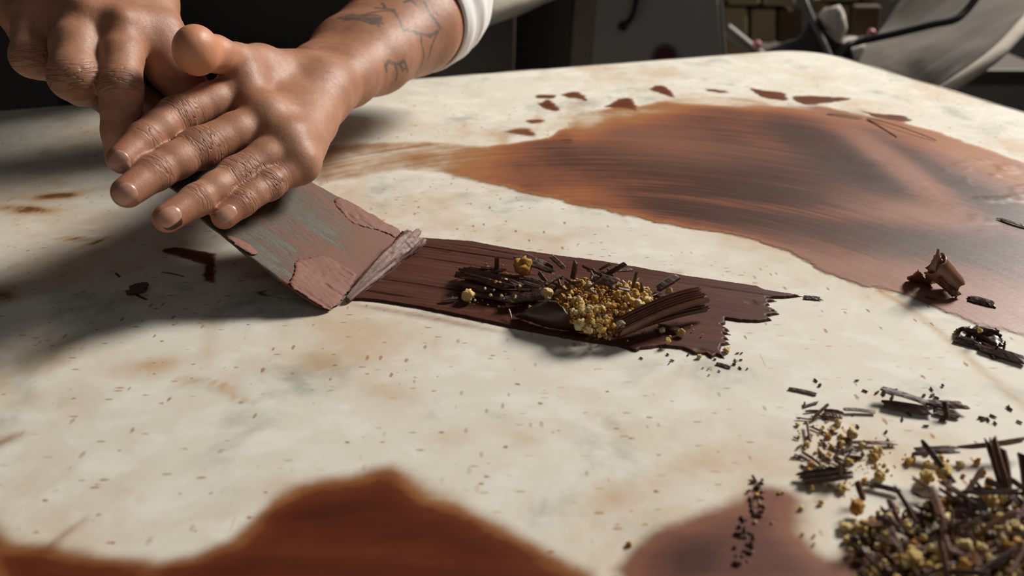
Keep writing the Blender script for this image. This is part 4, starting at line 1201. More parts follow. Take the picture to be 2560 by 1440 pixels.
# the grey canvas tub on a black wire frame at the right
tub = props(empty('canvas_tub', tuple(P(2300, 250, 1.35))), 'grey canvas tub with hemmed rim on a bent black wire frame', 'tub')
rows = [[P(2290, -60, 1.62), P(2205, 70, 1.58), P(2150, 140, 1.50), P(2130, 215, 1.42), P(2160, 300, 1.36)],
        [P(2380, -60, 1.52), P(2300, 70, 1.46), P(2245, 150, 1.39), P(2220, 230, 1.34), P(2230, 310, 1.31)],
        [P(2490, -60, 1.44), P(2410, 60, 1.36), P(2340, 150, 1.30), P(2300, 240, 1.27), P(2290, 310, 1.27)],
        [P(2600, -60, 1.36), P(2540, 30, 1.27), P(2450, 125, 1.22), P(2370, 205, 1.21), P(2330, 270, 1.22)],
        [P(2680, -50, 1.33), P(2600, 28, 1.22), P(2500, 140, 1.18), P(2390, 218, 1.18), P(2330, 262, 1.20)]]
adopt(surf('cloth', rows, M['canvas'], 44, 44, 0.004, 0.016, 7), tub)
v, f = tube([P(2640, -30, 1.23), P(2580, 40, 1.205), P(2490, 136, 1.17), P(2390, 208, 1.17), P(2330, 250, 1.19)], [0.010, 0.010], 40, 10); adopt(mesh_obj('hem', v, f, M['canvas_pale']), tub)
v, f = tube([P(2470, -60, 1.20), P(2440, -5, 1.20), P(2412, 30, 1.20), P(2385, 50, 1.20), P(2330, 62, 1.21), P(2240, 84, 1.23), P(2150, 104, 1.25), P(2118, 114, 1.25), P(2095, 140, 1.25), P(2060, 200, 1.25), P(2050, 300, 1.26)], [0.0055], 90, 10, (0, 1, 0.2))
adopt(mesh_obj('wire_frame', v, f, M['black_metal']), tub)
v, f = tube([P(1995, -60, 1.62), P(2012, 0, 1.60), P(2030, 45, 1.56), P(2060, 110, 1.5), P(2085, 180, 1.4), P(2095, 300, 1.36)], [0.006], 40, 10, (0, 1, 0.2))
adopt(mesh_obj('wire_frame', v, f, M['black_metal']), tub)
# dark cloth folded over the frame between the blocks
rows = [[P(1930, 120, 1.60), P(1925, 130, 1.60), P(1920, 170, 1.58), P(1960, 240, 1.56)], [P(2000, 90, 1.58), P(1990, 110, 1.57), P(1990, 160, 1.55), P(2000, 250, 1.53)], [P(2030, 42, 1.56), P(2050, 80, 1.54), P(2060, 150, 1.5), P(2070, 250, 1.48)], [P(2040, 44, 1.56), P(2075, 95, 1.5), P(2130, 130, 1.46), P(2160, 250, 1.44)]]
fl = adopt(surf('dark_flap', rows, M['apron'], 20, 24, 0.004, 0.012, 9), tub)
props(fl, 'dark folded cloth flap hanging on the wire frame')
v, f = tube([P(1815, 70, 1.70), P(1840, 90, 1.70), P(1890, 130, 1.70), P(1950, 170, 1.69)], [0.012, 0.012], 20, 10); props(mesh_obj('grey_rail', v, f, M['steel_dark']), 'sloping grey rail beside the machine cabinet', 'rail')
# stacked tan blocks further back
YB = 2.05
BLK = [((1812, 20), (1870, 20), (1870, 150), (1812, 150)), ((1880, 24), (1942, 24), (1938, 108), (1878, 108)), ((1946, 24), (2006, 24), (2006, 110), (1942, 108)), ((1822, -60), (1900, -60), (1900, 14), (1822, 14)), ((1908, -60), (1990, -60), (1990, 16), (1908, 16)),
       ((2064, 12), (2128, 12), (2128, 80), (2064, 80)), ((2134, 14), (2206, 14), (2200, 92), (2130, 92)), ((2060, -70), (2150, -70), (2150, 4), (2060, 4)), ((2156, -70), (2240, -70), (2236, 6), (2156, 6))]
where = ['beside the machine cabinet, lower row', 'second in the lower row', 'third in the lower row, left of the wire', 'upper row beside the machine cabinet', 'upper row left of the wire', 'lower row right of the wire', 'lower row next to the canvas tub', 'upper row right of the wire', 'upper row next to the canvas tub']
for i, q in enumerate(BLK):
    props(prism('wooden_block', q, 0.10, M['block_dark'] if i in (2, 6) else M['block'], YB + 0.015 * (i % 3), 0.006), ('dark brown block, ' if i in (2, 6) else 'tan wooden block, ') + where[i], 'block', 'stacked blocks at the back')
props(bm_obj('shelf_board', box_mesh(0.40, 1.30, YB - 0.1, YB + 0.3, float(V(1900, 150, YB)[2]) - 0.04, float(V(1900, 150, YB)[2]), 0.004), M['steel_dark']), 'dark shelf board carrying the tan blocks', 'shelf')
def blob(name, c, r, mat, seed, sq=(1, 1, 1), amp=0.25):
    bm = bmesh.new(); bmesh.ops.create_icosphere(bm, subdivisions=3, radius=1.0)
    for vv in bm.verts:
        p = np.array(vv.co)
        k = 1 + amp * (vnoise(np.array([p[0] * 2 + seed]), np.array([p[1] * 2 + p[2] * 1.7]), seed)[0])
        vv.co = Vector(np.asarray(c) + p * r * np.array(sq) * k)
    return bm_obj(name, bm, mat, None, True)
props(blob('crumpled_paper', P(2078, 82, 1.55), 0.030, M['flour'], 4, (0.9, 0.9, 1.3), 0.5), 'off-white crumpled paper lump by the dark cloth flap', 'paper')
zs = float(V(1900, 150, YB)[2])
props(blob('crumpled_paper', (float(V(2135, 110, 1.99)[0]), 1.99, zs + 0.028), 0.032, M['flour'], 8, (1.6, 0.9, 1.0), 0.4), 'flat off-white paper lump on the shelf beside the canvas tub', 'paper')
props(blob('pink_berry', P(1893, 112, 1.64), 0.0095, M['pink'], 2, (1, 1, 1), 0.1), 'small pink berry by the sloping grey rail', 'fruit')
props(blob('pink_berry', P(2178, 82, 1.57), 0.008, M['pink'], 6, (1, 1, 1), 0.1), 'small pink berry beside the canvas tub', 'fruit')
props(bm_obj('dark_bench', box_mesh(0.60, 1.6, 1.02, 1.6, TZ - 0.34, TZ - 0.30, 0.004), M['apron']), 'black bench top beyond the right edge of the marble', 'bench')

# ------------------------------------------------------------------ shavings
rng = np.random.default_rng(7)
def shard_arrays(p0, p1, w, th, ribs=3, seed=0, ragged=0.12, bend=0.0, nt=9, up=(0, 0, 1), taper=0.35):
    r = np.random.default_rng(seed)
    p0, p1 = np.asarray(p0, float), np.asarray(p1, float)
    L = np.linalg.norm(p1 - p0); a = (p1 - p0) / L
    upv = np.asarray(up, float)
    l = np.cross(a, upv)
    if np.linalg.norm(l) < 0.2: l = np.cross(a, np.array([0.3, -1, 0.2]))
    l = nrm(l); n = np.cross(l, a)
    m = 2 * ribs + 1
    xs = np.linspace(-0.5, 0.5, m)
    hi = np.array([(1.0 if k % 2 else (0.42 if ribs > 3 else 0.32)) * (0.7 + 0.55 * r.random()) for k in range(m)]); hi[0] = hi[-1] = 0.25
    s0 = r.random(m) * ragged; s1 = 1 - r.random(m) * ragged
    rows_t, rows_b = [], []
    for i in range(nt):
        t = i / (nt - 1)
        tt = s0 + (s1 - s0) * t
        ww = w * (1 - taper * abs(2 * tt - 1) ** 3) * (1 + (0.0 if ribs > 3 else 0.04) * r.standard_normal())
        h = th * (1 - 0.2 * abs(2 * t - 1) ** 4) * hi * (1 + (0.0 if ribs > 3 else 0.05) * r.standard_normal(m))
        arc = bend * 4 * tt * (1 - tt)
        base = p0 + a * (tt * L)[:, None] + l * (xs * ww)[:, None] + n * (arc * L)[:, None] + l * (0.03 * L * math.sin(2.5 * t + seed))
        rows_t.append(base + n * h[:, None]); rows_b.append(base - n * (th * 0.35))
    top = np.array(rows_t); bot = np.array(rows_b)[:, ::-1]
    ring = np.concatenate([top, bot], 1)
    k = 2 * m
    f = [tuple(q) for q in grid_faces(nt, k, True)] + [tuple(range(k)), tuple(reversed(range((nt - 1) * k, nt * k)))]
    return ring.reshape(-1, 3), f
def shard(name, p0, p1, w, th, mat, ribs=3, seed=0, smooth_shade=False, **kw):
    v, f = shard_arrays(p0, p1, w, th, ribs, seed, **kw)
    return mesh_obj(name, v, f, mat, None, smooth_shade)
STZ = 0.0015                    # top of the strip
# x, y, height of both ends; width in photograph pixels; ribs; material; label
SH = [
 ((1243, 637, .021), (1238, 690, .004), 11, 1, 'warm', 'upright brown splinter standing alone at the back left of the crumb pile', 0),
 ((1286, 634, .016), (1392, 680, .009), 22, 2, 'dark', 'broad dark blade-like shaving pointing up at the back of the crumb pile', 0),
 ((1374, 635, .017), (1416, 678, .009), 10, 1, 'warm', 'pale-edged stick leaning back next to the broad dark shaving', 0),
 ((1442, 648, .022), (1428, 702, .008), 13, 1, 'dark', 'dark splinter standing upright in the middle of the crumb pile', 0),
 ((1566, 656, .020), (1508, 690, .012), 10, 1, 'dark', 'dark stick pointing up and out to the far side of the crumbs', 0),
 ((1530, 657, .014), (1494, 678, .010), 6, 1, 'warm', 'thin splinter behind the outward pointing dark stick', 0),
 ((1584, 672, .010), (1540, 677, .010), 8, 1, 'dark', 'short level dark stick at the far rim of the crumbs', 0),
 ((1143, 678, .006), (1306, 722, .010), 26, 4, 'dark', 'long ridged dark shaving, topmost of the stack at the left of the pile', 0),
 ((1146, 706, .004), (1250, 724, .007), 26, 4, 'dark', 'ridged dark shaving second from the top in the left stack', 0),
 ((1148, 722, .0035), (1280, 748, .005), 22, 3, 'dark', 'flat dark shaving lowest in the left stack', 0),
 ((1256, 752, .006), (1378, 737, .009), 20, 3, 'dark', 'grooved dark shaving lying level in front of the left stack', 0),
 ((1302, 700, .010), (1364, 715, .011), 19, 3, 'matte', 'silvery ridged shaving in the middle of the left stack', 0),
 ((1345, 680, .013), (1371, 710, .009), 9, 1, 'matte', 'grey-brown stick slanting down beside the silvery shaving', 0),
 ((1410, 684, .013), (1362, 714, .010), 9, 1, 'dark', 'dark stick slanting left under the upright splinter', 0),
 ((1094, 751, .0030), (1150, 744, .0035), 6, 1, 'dark', 'thin dark sliver poking out of the pile to the left on the strip', 0),
 ((1640, 722, .007), (1697, 690, .012), 17, 1, 'matte', 'smooth dull grey-brown blade of chocolate behind the big ridged log', 0),
 ((1532, 822, .010), (1766, 742, .013), 44, 7, 'log', 'big ridged chocolate log, thickest piece at the right of the pile', 1),
 ((1545, 840, .004), (1774, 765, .008), 22, 3, 'warm', 'rough dark chocolate shaving along the near side of the big ridged log', 1),
 ((1591, 678, .018), (1582, 722, .006), 8, 1, 'matte', 'thin greyish splinter standing in the crumbs left of the dull blade', 0),
 ((1602, 706, .013), (1608, 736, .006), 5, 1, 'dark', 'hair-thin dark splinter next to the greyish standing one', 0),
 ((1631, 732, .005), (1663, 741, .005), 8, 1, 'matte', 'small silvery stick above the upper end of the big ridged log', 0),
 ((1616, 753, .006), (1626, 732, .009), 7, 1, 'matte', 'short pale stick leaning on the far side of the big ridged log', 0),
 ((1640, 812, .0035), (1702, 827, .0035), 10, 1, 'dark', 'dark stick lying on the strip below the big ridged log', 0),
 ((1271, 772, .006), (1279, 798, .0032), 5, 1, 'warm', 'little bent splinter left of the smooth curled flake', 0),
 ((1410, 728, .014), (1438, 774, .010), 7, 1, 'dark', 'thin dark splinter lying down over the crumbs above the curled flake', 0),
 ((1489, 782, .012), (1522, 810, .007), 7, 1, 'dark', 'thin dark splinter on the near slope of the crumbs', 0),
 ((1541, 753, .012), (1592, 761, .009), 6, 1, 'warm', 'thin brown splinter lying across the crumbs beside the log', 0),
 ((1486, 692, .014), (1548, 712, .013), 24, 2, 'dark', 'dark plate half buried at the top of the crumbs', 0),
 ((2003, 742, .0004), (2056, 748, .0006), 9, 2, 'dark', 'small crumpled splinter at the pointed tip of the strip', 0),
 ((1783, 907, .0003), (1832, 922, .0003), 8, 1, 'dark', 'dark sliver on bare marble just below the ragged end of the strip', 0),
 ((2416, 745, .0010), (2492, 763, .0010), 18, 3, 'dark', 'short ridged chocolate stick right of the curled leaf', 0),
 ((2313, 744, .0006), (2348, 749, .0006), 6, 1, 'dark', 'thin dark splinter in the shade of the curled leaf', 0),
 ((2378, 845, .0012), (2470, 868, .0012), 14, 2, 'sheet', 'glossy looped brown strip left of the crumpled glossy flake', 0),
 ((2440, 858, .0020), (2572, 905, .0020), 20, 2, 'sheet', 'long glossy dark shard at the right edge below the smear', 0),
 ((2476, 892, .0006), (2497, 891, .0006), 10, 1, 'sheet', 'tiny glossy dark bead below the long glossy shard', 0),
 ((1968, 969, .0007), (2052, 989, .0007), 7, 1, 'warm', 'thin brown stick, first of the scatter on the bare marble', 0),
 ((2195, 971, .0060), (2325, 1008, .0025), 13, 2, 'dark', 'upper dark stick with a raised left end in the crossed bundle', 0),
 ((2312, 1009, .0025), (2422, 1011, .0030), 18, 2, 'dark', 'thick blunt stick pointing right from the crossed bundle', 0),
 ((2201, 1009, .0018), (2340, 1028, .0018), 17, 3, 'dark', 'lower ridged stick of the crossed bundle', 0),
 ((2330, 1028, .0012), (2406, 1044, .0012), 9, 1, 'dark', 'thin pointed tail of the crossed bundle on bare marble', 0),
 ((2363, 1000, .0070), (2368, 1049, .0010), 13, 1, 'dark', 'stubby cross-piece standing over the crossed bundle', 0),
 ((2056, 1030, .0012), (2112, 1040, .0012), 17, 2, 'warm', 'short thick brown stick left above the scattered crumbs', 0),
 ((2092, 1023, .0020), (2194, 1031, .0010), 7, 1, 'warm', 'long thin stick lying to the right of the short thick brown one', 0),
 ((2073, 1004, .0045), (2030, 1052, .0010), 8, 1, 'warm', 'thin forked splinter leaning over the top of the scattered crumbs', 0),
 ((2016, 1056, .0020), (2032, 1115, .0015), 7, 1, 'warm', 'thin splinter running down through the scattered crumbs', 0),
 ((2103, 1104, .0012), (2250, 1108, .0012), 8, 1, 'warm', 'long straight reddish stick right of the scattered crumbs', 0),
 ((2104, 1126, .0008), (2134, 1119, .0008), 8, 1, 'dark', 'short dark stick just under the long reddish one', 0),
 ((2111, 1140, .0008), (2160, 1146, .0008), 7, 1, 'dark', 'small neat dark stick lying alone under the long reddish one', 0),
 ((1997, 1125, .0010), (2058, 1167, .0010), 6, 1, 'warm', 'diagonal thin stick at the lower left of the scattered crumbs', 0),
 ((2046, 1131, .0010), (2086, 1156, .0010), 6, 1, 'warm', 'diagonal thin stick at the lower right of the scattered crumbs', 0),
 ((1990, 1202, .0020), (2132, 1176, .0045), 30, 4, 'dark', 'thick ridged dark bundle above the mauve film', 0),
 ((2098, 1150, .0120), (2103, 1190, .0050), 7, 1, 'warm', 'little upright splinter sticking out of the thick ridged bundle', 0),
 ((2143, 1195, .0090), (2160, 1257, .0020), 14, 1, 'warm', 'bent brown splinter standing left of the corner heap', 0),
 ((2156, 1204, .0020), (2255, 1232, .0020), 12, 2, 'dark', 'thin ridged stick beyond the corner heap', 0),
 ((2278, 1192, .0080), (2333, 1228, .0040), 8, 1, 'warm', 'hooked thin stick at the far rim of the corner heap', 0),
 ((2296, 1096, .0160), (2392, 1214, .0040), 12, 1, 'dark', 'long dark stick leaning diagonally out of the corner heap', 0),
 ((2272, 1134, .0030), (2400, 1120, .0060), 20, 2, 'dark', 'dark ridged stick crossing behind the diagonal one', 0),
 ((2390, 1122, .0060), (2580, 1092, .0080), 12, 1, 'warm', 'long thin brown stick reaching the right edge of the photo', 0),
 ((2480, 1068, .0240), (2524, 1254, .0060), 16, 1, 'warm', 'tall brown splinter standing up from the corner heap', 0),
 ((2470, 1084, .0200), (2505, 1240, .0060), 16, 1, 'dark', 'tall dark splinter left beside the tall brown one', 0),
 ((2506, 1110, .0180), (2520, 1236, .0060), 16, 1, 'dark', 'shorter dark splinter right beside the tall brown one', 0),
 ((2552, 1128, .0160), (2572, 1240, .0060), 24, 1, 'sheet', 'dark rounded piece at the right edge next to the tall splinters', 0),
 ((2327, 1230, .0120), (2360, 1300, .0150), 18, 1, 'warm', 'upper half of a long bowed shaving over the corner heap', 0),
 ((2356, 1292, .0150), (2372, 1376, .0130), 18, 1, 'warm', 'middle of a long bowed shaving over the corner heap', 0),
 ((2366, 1366, .0130), (2496, 1412, .0120), 18, 2, 'warm', 'lower end of a long bowed shaving over the corner heap', 0),
 ((2345, 1196, .0080), (2412, 1240, .0060), 9, 1, 'warm', 'thin brown stick lying at the back of the corner heap', 0),
 ((2431, 1192, .0120), (2423, 1236, .0050), 8, 1, 'dark', 'small dark splinter standing behind the corner heap', 0),
 ((2432, 1196, .0110), (2476, 1251, .0060), 7, 1, 'warm', 'thin bowed splinter right of the small standing one', 0),
 ((2520, 1236, .0080), (2590, 1290, .0080), 16, 1, 'warm', 'brown stick slanting off the right edge from the tall splinters', 0),
 ((2378, 1258, .0090), (2470, 1264, .0100), 34, 3, 'sheet', 'wide dark chunk in the middle of the corner heap', 0),
 ((318, 728, .0010), (370, 717, .0030), 22, 3, 'dark', 'small frayed dark shaving on the shaded marble left of the scraper', 0),
 ((338, 733, .0006), (368, 751, .0004), 5, 1, 'dark', 'thin whisker below the frayed dark shaving', 0),
 ((400, 678, .0005), (462, 694, .0004), 1.6, 1, 'dark', 'hair-thin chocolate thread beside the dark angular smudge', 0),
 ((2058, 284, .0010), (2165, 298, .0014), 2.4, 1, 'dark', 'dark thread of chocolate at the far right rim of the smear', 0),
 ((2158, 296, .0012), (2266, 353, .0010), 2.4, 1, 'dark', 'dark thread forking down over the smear from the far rim', 0),
 ((2162, 295, .0012), (2356, 354, .0010), 2, 1, 'dark', 'longest dark thread forking right from the far rim of the smear', 0),
 ((2486, 543, .0012), (2580, 572, .0014), 6, 1, 'dark', 'black split in the smear at the right edge of the photo', 0),
 ((290, 682, .0003), (301, 694, .0003), 5, 1, 'dark', 'tiny dark stick on the shaded marble above the frayed shaving', 0),
]
for i, (q0, q1, w, ribs, mat, lab, big) in enumerate(SH):
    p0, p1 = T(*q0), T(*q1)
    d = float(to_px((p0 + p1)[None] / 2)[0, 2])
    ww = w * d / FPX
    lat = np.cross(nrm(p1 - p0), (0, 0, 1.0))
    if np.linalg.norm(lat) > 0.2:
        lat = nrm(lat); mid = (p0 + p1) / 2
        e = to_px(np.stack([p0, p1, mid, mid + lat * 0.001]))[:, :2]
        ax2 = nrm(e[1] - e[0]); sh = e[3] - e[2]
        ww *= float(np.clip((0.001 / d * FPX) / max(abs(ax2[0] * sh[1] - ax2[1] * sh[0]), 1e-3), 1.0, 1.9)) if not big else 1.0
    th = w * d / FPX * (0.42 if big else (0.34 if ribs > 1 else 0.6))
    o = shard('chocolate_log' if big else 'chocolate_shaving', p0, p1, ww, th, M[mat], ribs, 100 + i, nt=9 if big else 11, up=(0.25, -0.42, 0.87) if big else (0, 0, 1), ragged=0.07 if big else 0.2, bend=float(rng.uniform(-0.01, 0.03)), taper=0.06 if big else 0.16)
    props(o, lab, 'chocolate', 'named shavings' if False else None)

def sheet(name, rows, mat, label, nu=18, nv=26, thick=0.0007, jag=0.0009, seed=0, cat='chocolate', crumple=0.0):
    g = np.array([[T(*q) for q in row] for row in rows])
    a = np.array([catmull(r, nv) for r in g])
    b = np.stack([catmull(a[:, j], nu) for j in range(nv)], 1)
    r = np.random.default_rng(seed)
    e = np.zeros((nu, nv)); e[0] = e[-1] = 1; e[:, 0] = e[:, -1] = 1
    b = b + e[..., None] * r.normal(0, jag * 0.5, (nu, nv, 3))
    if crumple:
        I, K = np.meshgrid(np.arange(nu) / nu, np.arange(nv) / nv, indexing='ij')
        b[..., 2] += crumple * (1 - e) * fbm(I * 5, K * 7, seed, 3)
    o = mesh_obj(name, b.reshape(-1, 3), [tuple(q) for q in grid_faces(nu, nv)], mat)
    so = o.modifiers.new('thickness', 'SOLIDIFY'); so.thickness = thick; so.offset = 0
    if label: props(o, label, cat)
    return o
# smooth curled flake at the near side of the pile
sheet('chocolate_flake', [[(1285, 788, .0030), (1320, 802, .0022), (1372, 818, .0022), (1428, 826, .0022), (1476, 829, .0026)],
                          [(1292, 786, .0055), (1330, 790, .0065), (1378, 800, .0075), (1428, 814, .0060), (1475, 829, .0036)],
                          [(1306, 782, .0075), (1340, 766, .0120), (1388, 772, .0140), (1424, 800, .0100), (1474, 830, .0050)],
                          [(1318, 778, .0085), (1352, 756, .0150), (1396, 758, .0165), (1424, 792, .0125), (1468, 828, .0060)]], M['sheet'], 'smooth curled dark chocolate flake at the near side of the crumb pile', 18, 28, 0.0009, 0.0005, 3)
# the curled leaf standing on the smear at the right
leaf = props(empty('chocolate_curl', tuple(T(2345, 705))), 'upright curled leaf of chocolate standing on the smear at the right', 'chocolate')
def barrel():
    c0, c1 = T(2336, 662, .0165), T(2388, 712, .0060)
    ax = nrm(c1 - c0); l = nrm(np.cross(ax, (0, 0, 1))); u = np.cross(l, ax)
    vs = []
    for i in range(20):
        t = i / 19
        for k in range(26):
            a = math.radians(-60 + 285 * k / 25)
            r = (0.0072 - 0.0016 * t) * (1 + 0.05 * math.sin(3 * a)) * (1 + 0.35 * (k / 25) ** 3)
            e = 0.0016 * vnoise(np.array([a * 2.2]), np.array([i * 0.1]), 71)[0] * (abs(2 * t - 1) ** 4)
            vs.append(c0 + (c1 - c0) * t + (l * math.cos(a) + u * math.sin(a)) * r + ax * e)
    o = mesh_obj('barrel', vs, [tuple(q) for q in grid_faces(20, 26)], M['caramel'])
    so = o.modifiers.new('thickness', 'SOLIDIFY'); so.thickness = 0.0008; so.offset = 0
    return adopt(o, leaf)
barrel()
adopt(sheet('tall_face', [[(2311, 708, .0010), (2325, 709, .0010), (2342, 706, .0030)], [(2319, 682, .0110), (2331, 684, .0120), (2346, 690, .0120)], [(2332, 650, .0210), (2340, 655, .0200), (2349, 672, .0160)], [(2345, 622, .0300), (2347, 630, .0270), (2352, 660, .0180)]], M['caramel'], None, 18, 14, 0.0008, 0.0006, 5), leaf)
adopt(sheet('torn_lip', [[(2338, 650, .020), (2350, 640, .022), (2360, 658, .020)], [(2336, 668, .016), (2350, 664, .018), (2360, 672, .017)], [(2340, 676, .013), (2350, 680, .014), (2358, 676, .015)]], M['smooth_lip'] if 'smooth_lip' in M else M['caramel'], None, 10, 10, 0.0007, 0.0009, 6), leaf)
adopt(sheet('left_wing', [[(2268, 694, .0040), (2272, 700, .0010), (2300, 706, .0006), (2318, 708, .0006)], [(2280, 688, .0080), (2290, 694, .0050), (2304, 700, .0030), (2318, 706, .0015)], [(2297, 675, .0130), (2304, 682, .0100), (2310, 692, .0060), (2319, 704, .0030)]], M['caramel'], None, 12, 14, 0.0007, 0.0006, 7), leaf)
adopt(sheet('lower_wing', [[(2345, 692, .0120), (2352, 712, .0070), (2372, 734, .0030), (2384, 741, .0010)], [(2352, 696, .0130), (2366, 714, .0080), (2384, 734, .0050), (2400, 738, .0020)], [(2350, 700, .0100), (2372, 708, .0090), (2392, 722, .0060), (2403, 736, .0030)]], M['warm'], None, 12, 16, 0.0009, 0.0008, 8), leaf)
# crumpled glossy flake near the right edge
sheet('glossy_flake', [[(2396, 826, .0020), (2420, 836, .0010), (2450, 850, .0010), (2484, 872, .0010)], [(2402, 821, .0045), (2430, 827, .0045), (2464, 843, .0035), (2494, 868, .0030)], [(2430, 819, .0040), (2462, 822, .0065), (2488, 838, .0040), (2504, 864, .0035)], [(2476, 824, .0030), (2494, 830, .0055), (2504, 848, .0030), (2512, 872, .0015)]], M['sheet'], 'crumpled glossy dark flake at the right edge below the smear', 22, 28, 0.0010, 0.0018, 9, crumple=0.0022)

# small splinters nobody tells apart: sticks mixed into the piles and strewn around them
SPL = []
def splinters(n, area, group, label, zmax, lpx, wpx, seed, mats=('dark', 'dark', 'warm', 'matte'), tilt=0.4, ang=(0, math.pi)):
    r = np.random.default_rng(seed)
    poly = np.array(area, float)
    lo, hi = poly.min(0), poly.max(0)
    k = 0
    while k < n:
        q = lo + (hi - lo) * r.random(2)
        if not inside(poly, q[None])[0]: continue
        c = T(q[0], q[1], 0.0)
        d = float(to_px(c[None])[0, 2])
        L = r.uniform(*lpx) * d / FPX; w = r.uniform(*wpx) * d / FPX
        a = r.uniform(*ang); tz = r.uniform(-tilt, tilt)
        z0 = (zmax(q) if callable(zmax) else zmax) * r.uniform(0.35, 1.0) + w * 0.4
        v = np.array([math.cos(a), math.sin(a), tz]); v /= np.linalg.norm(v)
        p0, p1 = c + np.array([0, 0, z0]) - v * L / 2, c + np.array([0, 0, z0]) + v * L / 2
        low = min(p0[2], p1[2]) - (TZ + 0.0005)
        if low < 0: p0[2] -= low; p1[2] -= low
        o = shard('chocolate_splinter', p0, p1, w, w * 0.6, M[mats[int(r.integers(len(mats)))]], 1, int(r.integers(1e6)), nt=5, ragged=0.22, taper=0.15)
        props(o, label, 'chocolate', group)
        k += 1
def heap_h(cx, cy, rx, ry, h):
    return lambda q: h * max(0.0, 1 - ((q[0] - cx) / rx) ** 2 - ((q[1] - cy) / ry) ** 2)
pile_h = heap_h(1500, 775, 165, 75, 0.014)
left_h = heap_h(1230, 730, 110, 45, 0.006)
corner_h = heap_h(2520, 1480, 430, 280, 0.012)
splinters(40, [(1380, 710), (1500, 700), (1640, 740), (1620, 800), (1520, 850), (1400, 800)], 'splinters in the crumb pile', 'short dark splinter buried among the golden crumbs on the strip', lambda q: 0.005 + pile_h(q) * 1.1, (26, 80), (4, 8), 11, ('dark', 'warm', 'dark'), 0.8)
splinters(26, [(1150, 690), (1260, 705), (1390, 735), (1380, 765), (1250, 765), (1160, 745)], 'splinters in the left stack', 'short dark splinter wedged between the stacked shavings left of the crumbs', lambda q: 0.004 + left_h(q) * 1.2, (50, 130), (5, 11), 12, ('dark', 'dark', 'warm'), 0.15, (-0.55, 0.15))
splinters(70, [(2140, 1320), (2250, 1270), (2400, 1250), (2640, 1240), (2640, 1560), (2160, 1560)], 'splinters in the corner heap', 'dark splinter mixed into the crumb heap at the lower right corner', lambda q: 0.006 + corner_h(q) * 1.3, (60, 180), (8, 18), 13, ('dark', 'warm', 'dark', 'matte'), 0.5)
splinters(34, [(2000, 1010), (2080, 1000), (2110, 1090), (2150, 1180), (2090, 1190), (2000, 1170), (1985, 1100)], 'splinters in the scatter', 'fine brown splinter among the crumbs scattered on the bare marble', 0.0005, (14, 60), (4, 7), 14, ('warm', 'dark'), 0.1)
splinters(40, [(2030, 940), (2300, 960), (2500, 980), (2560, 1060), (2260, 1080), (2180, 1180), (2120, 1080), (2020, 1000)], 'flecks around the bundles', 'tiny dark fleck of chocolate on the bare marble around the crossed bundle', 0.0002, (8, 22), (4, 7), 15, ('dark', 'warm'), 0.05)
splinters(46, [(1862, 1188), (1922, 1192), (1912, 1260), (1892, 1330), (1874, 1412), (1832, 1418), (1838, 1340), (1868, 1250)], 'bits in a line on the mauve film', 'dark chocolate bit in the broken line across the mauve film', 0.0005, (8, 26), (6, 10), 16, ('dark', 'warm', 'matte'), 0.3)
splinters(24, [(1600, 870), (1830, 870), (1900, 900), (1840, 960), (1600, 900)], 'flecks below the strip', 'tiny dark fleck on the marble below the ragged end of the strip', 0.0001, (5, 14), (3, 5), 17, ('warm', 'dark'), 0.0)

# ------------------------------------------------------------------ crumbs
PROTO = []
bumps = [[nrm(q) for q in np.random.default_rng(500 + k).normal(0, 1, (16, 3))] for k in range(7)]
for k in range(7):
    bm = bmesh.new(); bmesh.ops.create_icosphere(bm, subdivisions=3 if k < 4 else 2, radius=1.0)
    for vv in bm.verts:
        p = np.array(vv.co)
        n = fbm(np.array([p[0] * 2.1 + 3 * k]), np.array([p[1] * 2.1 + 1.7 * p[2]]), 200 + k, 3)[0] + 0.7 * vnoise(np.array([p[2] * 3.6 + k]), np.array([p[0] * 3.6 - p[1] * 2]), 300 + k)[0]
        cell = max(0.0, max(float(p @ q) for q in bumps[k]) - 0.80) / 0.20
        vv.co = Vector(p * (0.70 + 0.36 * cell ** 0.55 + 0.36 * n) * np.array([1, 0.9, 0.85]))
    me = bpy.data.meshes.new('crumb'); bm.to_mesh(me); bm.free()
    me.polygons.foreach_set('use_smooth', np.full(len(me.polygons), True))
    me.materials.append(M['crumb'])
    co = np.empty(len(me.vertices) * 3); me.vertices.foreach_get('co', co)
    fs = [tuple(pp.vertices) for pp in me.polygons]
    PROTO.append((me, co.reshape(-1, 3), np.array(fs)))
def crumb(x, y, z, rpx, group, label, r):
    c = T(x, y, z)
    d = float(to_px(c[None])[0, 2])
    rad = rpx * d / FPX
    me = PROTO[int(r.integers(4))][0]
    o = bpy.data.objects.new('crumb', me)
    o.location = (c[0], c[1], c[2] + rad * 0.62)
    o.rotation_euler = tuple(r.uniform(0, 6.28, 3))
    o.scale = (rad,) * 3
    COL.objects.link(o)
    return props(o, label, 'crumb', group)
def crumbs(n, area, group, label, zf, rpx, seed, power=2.0):
    r = np.random.default_rng(seed); poly = np.array(area, float); lo, hi = poly.min(0), poly.max(0); k = 0
    while k < n:
        q = lo + (hi - lo) * r.random(2)
        if not inside(poly, q[None])[0]: continue
        z = zf(q) if callable(zf) else zf
        crumb(q[0], q[1], z, rpx[0] + (rpx[1] - rpx[0]) * r.random() ** power, group, label, r); k += 1
rc_ = np.random.default_rng(3)
